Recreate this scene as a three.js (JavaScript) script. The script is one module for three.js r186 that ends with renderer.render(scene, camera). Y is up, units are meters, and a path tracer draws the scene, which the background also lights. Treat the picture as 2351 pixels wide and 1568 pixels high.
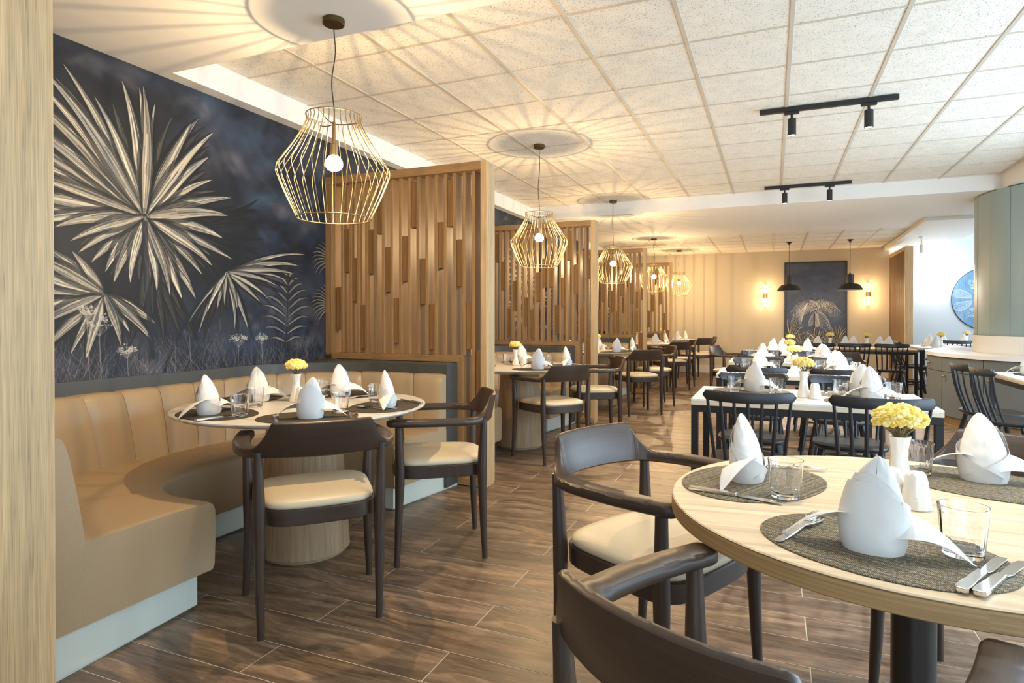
import * as THREE from 'three';
import { mergeGeometries, mergeVertices, toCreasedNormals } from 'three/addons/utils/BufferGeometryUtils.js';
import { RoundedBoxGeometry } from 'three/addons/geometries/RoundedBoxGeometry.js';
import { RectAreaLightUniformsLib } from 'three/addons/lights/RectAreaLightUniformsLib.js';

// ------------------------------------------------------------------ camera, sky, light, exposure
// World: x to the right, y up, the depth into the room is d = -z; metres. The mural wall runs along the depth.
const scene = new THREE.Scene();
const camera = new THREE.PerspectiveCamera(2 * Math.atan(784 / 1425.2) * 180 / Math.PI, 2351 / 1568, 0.05, 100);
camera.position.set(0, 1.18, 0);
camera.rotation.order = 'YXZ';
camera.rotation.set(-0.0068, 0.3975, 0);
camera.setViewOffset(2351, 1568, 0, 43.9, 2351, 1568);
camera.updateProjectionMatrix();
scene.add(camera);
const renderer = new THREE.WebGLRenderer({ antialias: true });
renderer.toneMapping = THREE.LinearToneMapping;
renderer.toneMappingExposure = 1.14;
renderer.shadowMap.enabled = true;
RectAreaLightUniformsLib.init();
scene.background = new THREE.Color().setRGB(0.75, 0.88, 1.0);      // bright overcast sky outside the windows

const DAY = [0.60, 0.81, 1.0], WARM = [1.0, 0.69, 0.35], SPOT = [1.0, 0.91, 0.78];
const K = { window: 6.5, windowFar: 4, windowBack: 2.2, skylight: 1.8, bulb: 3.3, track: 13, sconce: 0.4, shade: 2.5 };
function areaLight(w, h, x, y, d, tx, ty, td, strength, rgb = DAY) {
  const l = new THREE.RectAreaLight(new THREE.Color().setRGB(...rgb), strength, w, h);
  l.position.set(x, y, -d); l.lookAt(tx, ty, -td); scene.add(l); return l;
}
// daylight that enters by the glazing: right wall, back wall, roof light over the far corner
const XN = 2.95, DJ = 6.75;                                           // the window wall stands nearer beside the front tables, then steps back
const WIN = [[1.75, 1.9], [3.85, 1.9], [5.75, 1.6]], WINF = [[8.6, 1.9], [11.9, 2.2]];     // centre depth, width
for (const [d, w] of WIN) areaLight(w - 0.12, 1.95, XN - 0.1, 1.32, d, 0, 1.32, d, K.window);
for (const [d, w] of WINF) areaLight(w - 0.12, 1.95, 4.48, 1.32, d, 0, 1.32, d, K.windowFar);
areaLight(2.7, 1.95, 1.2, 1.32, -1.48, 1.2, 1.32, 4, K.windowBack);
areaLight(1.4, 2.4, 3.75, 3.86, 12.5, 3.75, 0, 12.5001, K.skylight);

// ------------------------------------------------------------------ helpers
let seed = 7;
const rnd = () => { seed = (seed + 0x6d2b79f5) | 0; let t = Math.imul(seed ^ (seed >>> 15), 1 | seed); t = (t + Math.imul(t ^ (t >>> 7), 61 | t)) ^ t; return ((t ^ (t >>> 14)) >>> 0) / 4294967296; };
const rr = (a, b) => a + (b - a) * rnd();
const V = (x, y, z) => new THREE.Vector3(x, y, z);
const used = {};
function numbered(n) { used[n] = (used[n] ?? -1) + 1; return used[n] ? n + '_' + String(used[n]).padStart(3, '0') : n; }
function tag(o, label, category, group) { o.userData.label = label; o.userData.category = category; if (group) o.userData.group = group; return o; }
function thing(name, label, category, [x, y, d] = [0, 0, 0], turn = 0, group) {
  const o = new THREE.Group(); o.name = numbered(name); scene.add(o);
  o.position.set(x, y, -d); o.rotation.y = turn; return tag(o, label, category, group);
}
function part(name, geo, mat, parent) { const m = new THREE.Mesh(geo, mat); m.name = name; parent.add(m); return m; }
function struct(name, geo, mat) { const m = new THREE.Mesh(geo, mat); m.name = name; m.userData.kind = 'structure'; scene.add(m); return m; }
function copy(proto, [x, y, d], turn, label, group) {
  const c = proto.clone(); c.name = numbered(proto.userData.base || proto.name); scene.add(c); c.position.set(x, y, -d); c.rotation.set(0, turn, 0);
  c.userData = { label, category: proto.userData.category }; if (group) c.userData.group = group; return c;
}
const face = (fx, fd) => Math.atan2(-fx, fd);                       // turn that points a thing's -z along (fx, fd) in plan
const merge = (l) => mergeGeometries(l.map((g) => { const n = g.index ? g.toNonIndexed() : g; for (const k of Object.keys(n.attributes)) if (!['position', 'normal', 'uv'].includes(k)) n.deleteAttribute(k); if (!n.attributes.uv) n.setAttribute('uv', new THREE.BufferAttribute(new Float32Array(n.attributes.position.count * 2), 2)); return n; }));
// uv in metres from the dominant face direction; u runs along the grain axis
function wuv(geo, grain = 'y', ou = 0, ov = 0) {
  const g = geo.index ? geo.toNonIndexed() : geo, p = g.attributes.position, n = p.count, uv = new Float32Array(n * 2);
  const a = V(), b = V(), c = V(), ab = V(), ac = V(), gi = 'xyz'.indexOf(grain);
  for (let i = 0; i < n; i += 3) {
    a.fromBufferAttribute(p, i); b.fromBufferAttribute(p, i + 1); c.fromBufferAttribute(p, i + 2);
    const nn = ab.subVectors(b, a).cross(ac.subVectors(c, a)); const w = [Math.abs(nn.x), Math.abs(nn.y), Math.abs(nn.z)];
    let ax = w.indexOf(Math.max(...w)); const rest = [0, 1, 2].filter((k) => k !== ax);
    let iu, iv; if (ax === gi) { [iu, iv] = rest; } else { iu = gi; iv = rest.find((k) => k !== gi); }
    [a, b, c].forEach((q, k) => { const v = [q.x, q.y, q.z]; uv[(i + k) * 2] = v[iu] + ou + ax * 0.37; uv[(i + k) * 2 + 1] = v[iv] + ov + ax * 0.61; });
  }
  g.setAttribute('uv', new THREE.BufferAttribute(uv, 2)); return g;
}
const box = (x0, x1, y0, y1, d0, d1) => new THREE.BoxGeometry(x1 - x0, y1 - y0, d1 - d0).translate((x0 + x1) / 2, (y0 + y1) / 2, -(d0 + d1) / 2);
const rbox = (x0, x1, y0, y1, z0, z1, r = 0.004, s = 2) => new RoundedBoxGeometry(x1 - x0, y1 - y0, z1 - z0, s, Math.min(r, (x1 - x0) / 2.01, (y1 - y0) / 2.01, (z1 - z0) / 2.01)).translate((x0 + x1) / 2, (y0 + y1) / 2, (z0 + z1) / 2);
const rboxd = (x0, x1, y0, y1, d0, d1, r) => rbox(x0, x1, y0, y1, -d1, -d0, r);
const lathe = (pts, seg = 32, crease = 0.55) => toCreasedNormals(new THREE.LatheGeometry(pts.map(([r, y]) => new THREE.Vector2(r, y)), seg), crease);
const tube = (pts, r, seg = 24, rad = 6) => new THREE.TubeGeometry(new THREE.CatmullRomCurve3(pts.map((p) => p.isVector3 ? p : V(...p))), seg, r, rad);
// closed rings of equal length joined into a skin; ends closed by a fan
function loft(rings, { caps = true, crease = 0.6, closed = false } = {}) {
  const m = rings[0].length, pos = [], idx = [], uv = [], R = rings.length; let run = 0;
  rings.forEach((r, i) => { if (i) run += r.reduce((s, q, j) => s + q.distanceTo(rings[i - 1][j]), 0) / m; let v = 0; r.forEach((q, j) => { if (j) v += q.distanceTo(r[j - 1]); pos.push(q.x, q.y, q.z); uv.push(run, v); }); });
  for (let i = 0; i < (closed ? R : R - 1); i++) for (let j = 0; j < m; j++) {
    const a = i * m + j, b = i * m + (j + 1) % m, i2 = (i + 1) % R, c = i2 * m + (j + 1) % m, e = i2 * m + j;
    idx.push(a, b, c, a, c, e);
  }
  if (caps && !closed) for (const [k, flip] of [[0, true], [R - 1, false]]) {
    const ce = rings[k].reduce((s, q) => s.add(q), V()).divideScalar(m), at = pos.length / 3; pos.push(ce.x, ce.y, ce.z); uv.push(ce.x + ce.z, ce.y);
    for (let j = 0; j < m; j++) { const a = k * m + j, b = k * m + (j + 1) % m; flip ? idx.push(at, b, a) : idx.push(at, a, b); }
  }
  const g = new THREE.BufferGeometry(); g.setAttribute('position', new THREE.Float32BufferAttribute(pos, 3)); g.setAttribute('uv', new THREE.Float32BufferAttribute(uv, 2)); g.setIndex(idx);
  return toCreasedNormals(g, crease);
}
// a tapered round bar through points with radii
function bar(pts, radii, rad = 10, seg = 4) {
  const c = new THREE.CatmullRomCurve3(pts.map((p) => V(...p)), false, 'centripetal'), n = (pts.length - 1) * seg, rings = [];
  for (let i = 0; i <= n; i++) {
    const t = i / n, p = c.getPoint(t), tg = c.getTangent(t), k = t * (radii.length - 1), k0 = Math.min(Math.floor(k), radii.length - 2), f = k - k0, ff = f * f * (3 - 2 * f), r = radii[k0] * (1 - ff) + radii[k0 + 1] * ff;
    const a = (Math.abs(tg.y) > 0.9 ? V(1, 0, 0) : V(0, 1, 0)).cross(tg).normalize(), b = tg.clone().cross(a).normalize();
    rings.push(Array.from({ length: rad }, (_, j) => { const u = j / rad * Math.PI * 2; return p.clone().addScaledVector(a, Math.cos(u) * r).addScaledVector(b, Math.sin(u) * r); }));
  }
  return loft(rings);
}
// an open sheet from f(u, v)
function sheet(f, nu, nv) {
  const pos = [], uv = [], idx = [];
  for (let j = 0; j <= nv; j++) for (let i = 0; i <= nu; i++) { const q = f(i / nu, j / nv); pos.push(q.x, q.y, q.z); uv.push(i / nu, j / nv); }
  for (let j = 0; j < nv; j++) for (let i = 0; i < nu; i++) { const a = j * (nu + 1) + i; idx.push(a, a + 1, a + nu + 2, a, a + nu + 2, a + nu + 1); }
  const g = new THREE.BufferGeometry(); g.setAttribute('position', new THREE.Float32BufferAttribute(pos, 3)); g.setAttribute('uv', new THREE.Float32BufferAttribute(uv, 2)); g.setIndex(idx); g.computeVertexNormals(); return g;
}

// ------------------------------------------------------------------ textures
const lat = new Float32Array(65536); { let s = 91; for (let i = 0; i < 65536; i++) { s = (Math.imul(s, 1664525) + 1013904223) | 0; lat[i] = (s >>> 8) / 16777216; } }
function vn(x, y, px, py, k) {                                       // value noise that repeats every px, py cells
  const xi = Math.floor(x), yi = Math.floor(y), fx = x - xi, fy = y - yi, u = fx * fx * (3 - 2 * fx), v = fy * fy * (3 - 2 * fy);
  const h = (a, b) => lat[((((a % px) + px) % px) * 173 + (((b % py) + py) % py) * 7919 + k * 4513) & 65535];
  return (h(xi, yi) * (1 - u) + h(xi + 1, yi) * u) * (1 - v) + (h(xi, yi + 1) * (1 - u) + h(xi + 1, yi + 1) * u) * v;
}
const fbm = (x, y, px, py, k, o = 4) => { let s = 0, a = 0.5, n = 0; for (let i = 0; i < o; i++) { s += a * vn(x, y, px, py, k + i); n += a; x *= 2; y *= 2; px *= 2; py *= 2; a *= 0.5; } return s / n; };
function dataTex(w, h, f, srgb = true, rx = 1, ry = 1) {
  const d = new Uint8Array(w * h * 4);
  for (let y = 0; y < h; y++) for (let x = 0; x < w; x++) { const c = f(x / w, y / h), i = (y * w + x) * 4; d[i] = Math.max(0, Math.min(255, c[0] * 255)); d[i + 1] = Math.max(0, Math.min(255, c[1] * 255)); d[i + 2] = Math.max(0, Math.min(255, c[2] * 255)); d[i + 3] = 255; }
  const t = new THREE.DataTexture(d, w, h); t.wrapS = t.wrapT = THREE.RepeatWrapping; t.magFilter = THREE.LinearFilter; t.minFilter = THREE.LinearMipmapLinearFilter; t.generateMipmaps = true;
  if (srgb) t.colorSpace = THREE.SRGBColorSpace; t.repeat.set(rx, ry); t.needsUpdate = true; return t;
}
// fine oak grain: u along the grain (tile 1.2 m), v across (tile 0.4 m)
const oakGrain = (u, v) => {
  const wob = fbm(u * 3, v * 4, 3, 4, 3, 3) * 0.09, b = fbm(u * 3, (v + wob) * 26, 3, 26, 11, 3), fine = vn(u * 12, v * 190, 12, 190, 21), pore = Math.max(0, vn(u * 16, v * 210, 16, 210, 31) - 0.68) * 3;
  return 0.80 + 0.13 * (b - 0.5) + 0.14 * (fine - 0.5) - 0.20 * pore * vn(u * 5, v * 30, 5, 30, 41);
};
const oakTex = dataTex(1024, 512, (u, v) => { const g = oakGrain(u, v) + 0.08; return [g, g * 0.985, g * 0.965]; }, true, 1 / 1.2, 1 / 0.4);
const oakBump = dataTex(512, 256, (u, v) => { const g = oakGrain(u, v); return [g, g, g]; }, false, 1 / 1.2, 1 / 0.4);
// long straight figure for the table top and its edge
const ashTex = dataTex(1024, 512, (u, v) => {
  const b = fbm(u * 2, (v + 0.03 * Math.sin(u * 6.283)) * 34, 2, 34, 5, 3), f = vn(u * 14, v * 150, 14, 150, 8), g = 0.90 + 0.20 * (b - 0.5) + 0.07 * (f - 0.5);
  return [g, g * (0.975 + 0.02 * b), g * (0.94 + 0.05 * b)];
}, true, 1 / 1.0, 1 / 0.5);
// floor: grey-brown oak look with cathedrals, knots; tile 2.34 m x 0.77 m
const floorFig = (u, v) => {
  const w = fbm(u * 4, v * 5, 4, 5, 50, 3), b = fbm(u * 5, v * 22 + w * 5, 5, 220000, 60, 4), c = 0.5 + 0.5 * Math.sin((v * 46 + w * 26 + u * 3) * 1.7), f = vn(u * 60, v * 190, 60, 190, 71);
  return [w, b, c, f];
};
const floorTex = dataTex(1400, 700, (u, v) => {
  const [w, b, c, f] = floorFig(u, v), g = 0.70 + 0.46 * (b - 0.5) + 0.12 * (c - 0.5) * w * 1.6 + 0.18 * (f - 0.5) + 0.26 * (w - 0.5);
  return [g, g * (0.965 + 0.02 * w), g * (0.93 + 0.04 * w)];
}, true, 1 / 2.34, 1 / 0.77);
const floorRough = dataTex(512, 256, (u, v) => { const [w, b] = floorFig(u, v), g = 0.78 + 0.3 * (b - 0.5) + 0.1 * (w - 0.5); return [g, g, g]; }, false, 1 / 2.34, 1 / 0.77);
// mineral-fibre ceiling tile with worm holes: tile 0.5 m
const fis = new Float32Array(512 * 512);
for (let i = 0; i < 2600; i++) { let x = rnd() * 512, y = rnd() * 512, a = rnd() * 6.28; const n = 2 + rnd() * 5 | 0, s = 0.35 + rnd() * 0.65; for (let k = 0; k < n; k++) { const ix = (x | 0) & 511, iy = (y | 0) & 511; fis[iy * 512 + ix] = s; if (s > 0.75) fis[iy * 512 + ((ix + 1) & 511)] = s * 0.7; x += Math.cos(a); y += Math.sin(a); a += rr(-0.6, 0.6); } }
const tileTex = dataTex(512, 512, (u, v) => { const k = fis[((v * 512) | 0) * 512 + ((u * 512) | 0)], g = 0.96 + 0.05 * (fbm(u * 8, v * 8, 8, 8, 5, 3) - 0.5) - 0.62 * k; return [g, g * 0.985, g * 0.96]; }, true, 1.6, 1.6);
const tileBump = dataTex(512, 512, (u, v) => { const k = 1 - fis[((v * 512) | 0) * 512 + ((u * 512) | 0)]; return [k, k, k]; }, false, 1.6, 1.6);
// woven placemat: tile 0.08 m
const matTex = dataTex(256, 256, (u, v) => {
  const row = Math.floor(v * 20), col = Math.floor(u * 26), over = (row + col) % 2, t = (v * 20) % 1, e = Math.abs(t - 0.5) * 2, g0 = vn(row * 0.9, 0.5, 20, 2, 3), g1 = vn(u * 26, row, 26, 20, 9);
  const g = (over ? 0.62 : 0.34) + 0.5 * (g0 - 0.5) + 0.35 * (g1 - 0.5) - 0.25 * e * e; return [g, g * 0.95, g * 0.84];
}, true, 1 / 0.058, 1 / 0.058);
const matBump = dataTex(256, 256, (u, v) => { const t = Math.abs(((v * 20) % 1) - 0.5) * 2, o = (Math.floor(v * 20) + Math.floor(u * 26)) % 2, g = (1 - t * t) * (o ? 1 : 0.6); return [g, g, g]; }, false, 1 / 0.058, 1 / 0.058);
const marbleTex = dataTex(512, 512, (u, v) => { const w = fbm(u * 3, v * 3, 3, 3, 77, 4), q = fbm(u * 2 + w, v * 7 + w * 2, 2000, 7000, 87, 4), k = Math.max(0, 1 - Math.abs(q - 0.5) * 16), g = 0.93 + 0.06 * (w - 0.5) - 0.13 * k; return [g, g * 0.985, g * 0.96]; }, true, 0.9, 0.9);
const hideBump = dataTex(256, 256, (u, v) => { const g = fbm(u * 30, v * 30, 30, 30, 4, 3); return [g, g, g]; }, false, 5, 5);
const brushTex = dataTex(256, 256, (u, v) => { const g = 0.7 + 0.3 * vn(u * 4, v * 120, 4, 120, 7); return [g, g, g]; }, false, 2, 2);
const plaster = dataTex(256, 256, (u, v) => { const g = fbm(u * 24, v * 24, 24, 24, 15, 3); return [g, g, g]; }, false, 1.5, 1.5);
const clothBump = dataTex(256, 256, (u, v) => { const g = 0.5 + 0.25 * Math.sin(u * 6.283 * 60) + 0.25 * Math.sin(v * 6.283 * 60); return [g, g, g]; }, false, 2, 2);

// ------------------------------------------------------------------ materials
const C = (r, g, b) => new THREE.Color().setRGB(r, g, b);
const std = (o) => new THREE.MeshStandardMaterial({ side: THREE.DoubleSide, ...o });
const phy = (o) => new THREE.MeshPhysicalMaterial({ side: THREE.DoubleSide, ...o });
const M = {
  white: std({ color: C(0.86, 0.84, 0.80), roughness: 0.75, bumpMap: plaster, bumpScale: 0.0006 }),
  slab: std({ color: C(0.8, 0.79, 0.77), roughness: 0.9 }),
  tile: std({ color: C(0.95, 0.92, 0.86), map: tileTex, roughness: 0.9, bumpMap: tileBump, bumpScale: 0.0015 }),
  tbar: std({ color: C(0.60, 0.53, 0.43), roughness: 0.5 }),  // darker than the tiles: the shade on the bars is put into this colour
  beige: std({ color: C(0.54, 0.455, 0.325), roughness: 0.7, bumpMap: plaster, bumpScale: 0.0008 }),
  beigeTrim: std({ color: C(0.72, 0.64, 0.52), roughness: 0.6 }),
  palewall: std({ color: C(0.66, 0.70, 0.73), roughness: 0.7, bumpMap: plaster, bumpScale: 0.0008 }),
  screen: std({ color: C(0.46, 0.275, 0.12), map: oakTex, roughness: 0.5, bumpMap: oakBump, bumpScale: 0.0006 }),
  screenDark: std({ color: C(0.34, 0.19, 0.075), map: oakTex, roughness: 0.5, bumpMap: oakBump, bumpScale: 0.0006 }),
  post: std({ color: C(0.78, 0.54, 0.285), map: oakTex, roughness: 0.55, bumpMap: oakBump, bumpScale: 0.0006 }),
  drum: std({ color: C(0.52, 0.37, 0.22), map: oakTex, roughness: 0.55, bumpMap: oakBump, bumpScale: 0.0006 }),
  door: std({ color: C(0.36, 0.22, 0.11), map: oakTex, roughness: 0.5, bumpMap: oakBump, bumpScale: 0.0006 }),
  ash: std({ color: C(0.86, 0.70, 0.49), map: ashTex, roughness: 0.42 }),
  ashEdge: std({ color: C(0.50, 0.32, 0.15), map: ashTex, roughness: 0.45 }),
  walnut: phy({ color: C(0.060, 0.036, 0.024), map: oakTex, roughness: 0.40, clearcoat: 0.25, clearcoatRoughness: 0.35 }),
  cream: phy({ color: C(0.66, 0.55, 0.38), roughness: 0.42, bumpMap: hideBump, bumpScale: 0.0004 }),
  tan: phy({ color: C(0.45, 0.325, 0.19), roughness: 0.34, bumpMap: hideBump, bumpScale: 0.0004 }),
  ledge: std({ color: C(0.075, 0.075, 0.068), roughness: 0.45 }),
  kick: std({ color: C(0.78, 0.84, 0.75), metalness: 0.2, roughness: 0.36 }),
  black: std({ color: C(0.012, 0.012, 0.013), roughness: 0.45 }),
  blackWood: phy({ color: C(0.017, 0.019, 0.024), roughness: 0.38, clearcoat: 0.15, clearcoatRoughness: 0.4, bumpMap: oakBump, bumpScale: 0.0002 }),
  brass: std({ color: C(0.33, 0.245, 0.125), metalness: 0.9, roughness: 0.42 }),
  bronze: std({ color: C(0.13, 0.085, 0.035), metalness: 0.8, roughness: 0.42 }),
  cord: std({ color: C(0.045, 0.026, 0.014), roughness: 0.7 }),
  bulb: std({ color: C(1, 0.95, 0.85), emissive: C(1.0, 0.86, 0.60), emissiveIntensity: 30 }),
  glow: std({ color: C(1, 0.98, 0.92), emissive: C(1.0, 0.86, 0.62), emissiveIntensity: 9 }),
  glowWhite: std({ color: C(1, 1, 1), emissive: C(1.0, 0.97, 0.92), emissiveIntensity: 5 }),
  lens: std({ color: C(1, 1, 1), emissive: C(1.0, 0.92, 0.78), emissiveIntensity: 14 }),
  marble: phy({ color: C(0.84, 0.82, 0.77), map: marbleTex, roughness: 0.32 }),
  laminate: std({ color: C(0.88, 0.85, 0.79), roughness: 0.35 }),
  laminateEdge: std({ color: C(0.78, 0.69, 0.54), roughness: 0.5 }),
  napkin: std({ color: C(0.82, 0.80, 0.77), roughness: 0.85, bumpMap: clothBump, bumpScale: 0.0002 }),
  china: phy({ color: C(0.90, 0.87, 0.81), roughness: 0.22, clearcoat: 0.4 }),
  glass: phy({ color: C(1, 1, 1), transmission: 1, roughness: 0.015, ior: 1.5, thickness: 0.01 }),
  pane: phy({ color: C(1, 1, 1), transmission: 1, roughness: 0, thickness: 0 }),
  steel: std({ color: C(0.72, 0.70, 0.67), metalness: 1, roughness: 0.16 }),
  mat: std({ color: C(0.98, 0.90, 0.72), map: matTex, roughness: 0.7, bumpMap: matBump, bumpScale: 0.0008 }),
  matDark: std({ color: C(0.34, 0.30, 0.25), map: matTex, roughness: 0.7, bumpMap: matBump, bumpScale: 0.0008 }),
  petal: [C(0.84, 0.66, 0.20), C(0.88, 0.75, 0.32), C(0.80, 0.58, 0.12)].map((c) => std({ color: c, roughness: 0.8 })),
  stem: std({ color: C(0.22, 0.17, 0.07), roughness: 0.8 }),
  cabinet: std({ color: C(0.16, 0.17, 0.16), roughness: 0.5 }),
  column: std({ color: C(0.32, 0.415, 0.42), roughness: 0.35 }),
  columnB: std({ color: C(0.36, 0.455, 0.46), roughness: 0.35 }),
  grout: std({ color: C(0.62, 0.56, 0.48), roughness: 0.9 }),
  frame: std({ color: C(0.03, 0.03, 0.03), roughness: 0.5 }),
  windowFrame: std({ color: C(0.2, 0.2, 0.2), roughness: 0.5 }),
  metalBase: std({ color: C(0.05, 0.045, 0.04), metalness: 0.6, roughness: 0.4 }),
};
const floorMats = [0.92, 1.0, 1.08, 0.98].map((k, i) => std({ color: C(0.45 * k, 0.31 * k, 0.20 * k * (i === 3 ? 1.06 : 1)), map: floorTex, roughness: 0.52, roughnessMap: floorRough }));

// ------------------------------------------------------------------ the room
const XW = -3.215, XR = 4.6, DB = -1.6, DE = 14.1, HC = 2.715, HS = 2.557, TOP = 3.0;
// floor: grout bed with planks laid across the room, half-lapped
{
  const floor = struct('floor', box(XW - 0.15, XR + 0.15, -0.12, -0.0012, DB - 0.15, DE + 0.15), M.grout);
  const L = 1.17, W = 0.1925, g = 0.0042, far = [];
  const variants = {};
  for (let r = -17; r < 66; r++) {
    const d0 = 1.547 + r * W, d1 = d0 + W; if (d1 < DB || d0 > DE) continue;
    const off = (((r % 2) + 2) % 2) ? -1.05 : -1.635;
    for (let k = -3; k < 6; k++) {
      const x0 = Math.max(off + k * L, XW), x1 = Math.min(off + (k + 1) * L, XR); if (x1 - x0 < 0.02) continue;
      const near = d0 > 0.85 && d0 < 6.5 && x1 > XW + 0.9 && x0 < 0.25 + d0 * 0.28, vi = (rnd() * 4) | 0, mi = (rnd() * 4) | 0;
      const key = vi + ':' + (x1 - x0).toFixed(3);
      if (near) {
        variants[key] ??= wuv(rbox(-(x1 - x0) / 2 + g / 2, (x1 - x0) / 2 - g / 2, -0.012, 0, -W / 2 + g / 2, W / 2 - g / 2, 0.0006, 1), 'x', vi * 0.61, vi * 0.2);
        const m = part('plank', variants[key], floorMats[mi], floor); m.position.set((x0 + x1) / 2, 0, -(d0 + d1) / 2);
      } else far.push(wuv(box(x0 + g / 2, x1 - g / 2, -0.012, 0, d0 + g / 2, d1 - g / 2), 'x', rnd() * 2, rnd()));
    }
  }
  const rest = part('planks', merge(far), floorMats[1], floor); rest.userData.kind = 'stuff';
}
// walls
const wallLeft = struct('wall_left', box(XW - 0.15, XW, -0.12, TOP, DB - 0.15, DE + 0.15), M.slab);
struct('wall_end', box(XW, 2.10, -0.12, TOP, DE, DE + 0.15), M.beige);
struct('wall_end_right', box(2.10, XR + 0.15, -0.12, 4.1, DE, DE + 0.15), M.palewall);
struct('baseboard_end', box(XW, 2.1, 0, 0.16, DE - 0.014, DE), M.beigeTrim);
// right and back walls with their window openings
function windowWall(name, a0, a1, openings, place, mat) {
  const gs = [], y0 = 0.32, y1 = 2.32; let at = a0;
  for (const [c, w] of openings) { gs.push([at, c - w / 2, -0.12, TOP]); gs.push([c - w / 2, c + w / 2, -0.12, y0]); gs.push([c - w / 2, c + w / 2, y1, TOP]); at = c + w / 2; }
  gs.push([at, a1, -0.12, TOP]);
  struct(name, merge(gs.filter((q) => q[1] - q[0] > 0.001).map((q) => place(...q, 0, 0.15))), mat);
  openings.forEach(([c, w]) => {
    const t = 0.05, o = new THREE.Group(); o.name = 'window_' + (++windowWall.n); o.userData.kind = 'structure'; scene.add(o);
    part('frame', merge([place(c - w / 2, c - w / 2 + t, y0, y1, 0.04, 0.1), place(c + w / 2 - t, c + w / 2, y0, y1, 0.04, 0.1), place(c - w / 2 + t, c + w / 2 - t, y0, y0 + t, 0.04, 0.1), place(c - w / 2 + t, c + w / 2 - t, y1 - t, y1, 0.04, 0.1), place(c - 0.025, c + 0.025, y0 + t, y1 - t, 0.04, 0.1)]), M.windowFrame, o);
    for (const s of [-1, 1]) part('pane', place(s < 0 ? c - w / 2 + t : c + 0.025, s < 0 ? c - 0.025 : c + w / 2 - t, y0 + t, y1 - t, 0.066, 0.072), M.pane, o);
  });
}
windowWall.n = 0;
windowWall('wall_right', DB - 0.15, DJ, WIN, (a, b, c, d, e, f) => box(XN + e, XN + f, c, d, a, b), M.white);
windowWall('wall_right_far', DJ - 0.15, DE, WINF, (a, b, c, d, e, f) => box(XR + e, XR + f, c, d, a, b), M.white);
struct('wall_return', box(XN + 0.15, XR, -0.12, TOP, DJ - 0.15, DJ), M.white);
windowWall('wall_back', XW, XN, [[1.2, 2.8]], (a, b, c, d, e, f) => box(a, b, c, d, DB - f, DB - e), M.white);
// ceilings: plaster soffits, a tiled field, a cross beam, a second tiled field
struct('trim_1', box(XW, XR, HS, TOP, DB, 2.485), M.white);                      // soffit near the camera
struct('trim_2', box(XW, -3.11, HS, TOP, 2.485, 8.15), M.white);                 // narrow soffit along the mural
struct('trim_3', box(2.26, XR, HS, TOP, 2.485, 8.15), M.white);                  // soffit over the window side
struct('trim_4', box(XW, XR, HS, TOP, 8.15, 10.94), M.white);                    // cross beam
struct('trim_5', box(XW, -3.11, HS - 0.10, TOP, 10.94, DE), M.white);
struct('trim_6', loft([HS - 0.045, HS - 0.001].map((y) => [[1.93, 10.03], [2.95, 10.03], [2.93, 11.8], [2.86, DE], [2.02, DE]].map(([x, d]) => V(x, y, -d))), { crease: 0.2 }), M.white);
struct('trim_7', loft([HS, TOP].map((y) => [[1.95, 10.94], [2.95, 10.94], [2.86, DE], [2.02, DE]].map(([x, d]) => V(x, y, -d))), { crease: 0.2 }), M.white);
struct('wall_shaft', merge([box(2.86, XR, TOP, 4.1, 10.84, 10.94), box(2.80, 2.86, TOP, 4.1, 10.94, DE), box(XR, XR + 0.15, TOP, 4.1, 10.84, DE)]), M.white);
struct('ceiling_shaft', merge([box(2.86, 3.02, 4.0, 4.1, 10.94, DE), box(4.46, XR, 4.0, 4.1, 10.94, DE), box(3.02, 4.46, 4.0, 4.1, 10.94, 11.25), box(3.02, 4.46, 4.0, 4.1, 13.75, DE)]), M.white);
function tiledCeiling(name, x0, x1, d0, d1, h, ox, oz, sx, sd) {
  const c = struct(name, box(x0, x1, h + 0.03, TOP, d0, d1), M.slab);
  const xs = [x0], ds = [d0]; for (let i = -20; i < 30; i++) { const a = ox + i * sx, b = oz + i * sd; if (a > x0 + 0.02 && a < x1 - 0.02) xs.push(a); if (b > d0 + 0.02 && b < d1 - 0.02) ds.push(b); } xs.push(x1); ds.push(d1);
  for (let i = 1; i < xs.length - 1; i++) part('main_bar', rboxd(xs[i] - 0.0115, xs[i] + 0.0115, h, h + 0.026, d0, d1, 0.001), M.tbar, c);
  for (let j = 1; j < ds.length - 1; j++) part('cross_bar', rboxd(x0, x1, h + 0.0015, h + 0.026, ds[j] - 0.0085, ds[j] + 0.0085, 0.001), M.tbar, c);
  const gs = {};
  for (let i = 0; i < xs.length - 1; i++) for (let j = 0; j < ds.length - 1; j++) {
    const w = xs[i + 1] - xs[i], l = ds[j + 1] - ds[j], v = (rnd() * 4) | 0, key = w.toFixed(3) + l.toFixed(3) + v;
    gs[key] ??= wuv(new THREE.BoxGeometry(w - 0.004, 0.014, l - 0.004), 'x', v * 0.137, v * 0.223);
    const m = part('ceiling_tile', gs[key], M.tile, c); m.position.set((xs[i] + xs[i + 1]) / 2, h + 0.0115 + rr(0, 0.0012), -(ds[j] + ds[j + 1]) / 2);
  }
}
tiledCeiling('ceiling', -3.11, 2.26, 2.485, 8.15, HC, -2.580, 3.0265, 0.5338, 0.5591);
tiledCeiling('ceiling_far', -3.11, 1.95, 10.94, DE, HS + 0.012, -1.54, 11.40, 0.5165, 0.5259);

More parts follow.
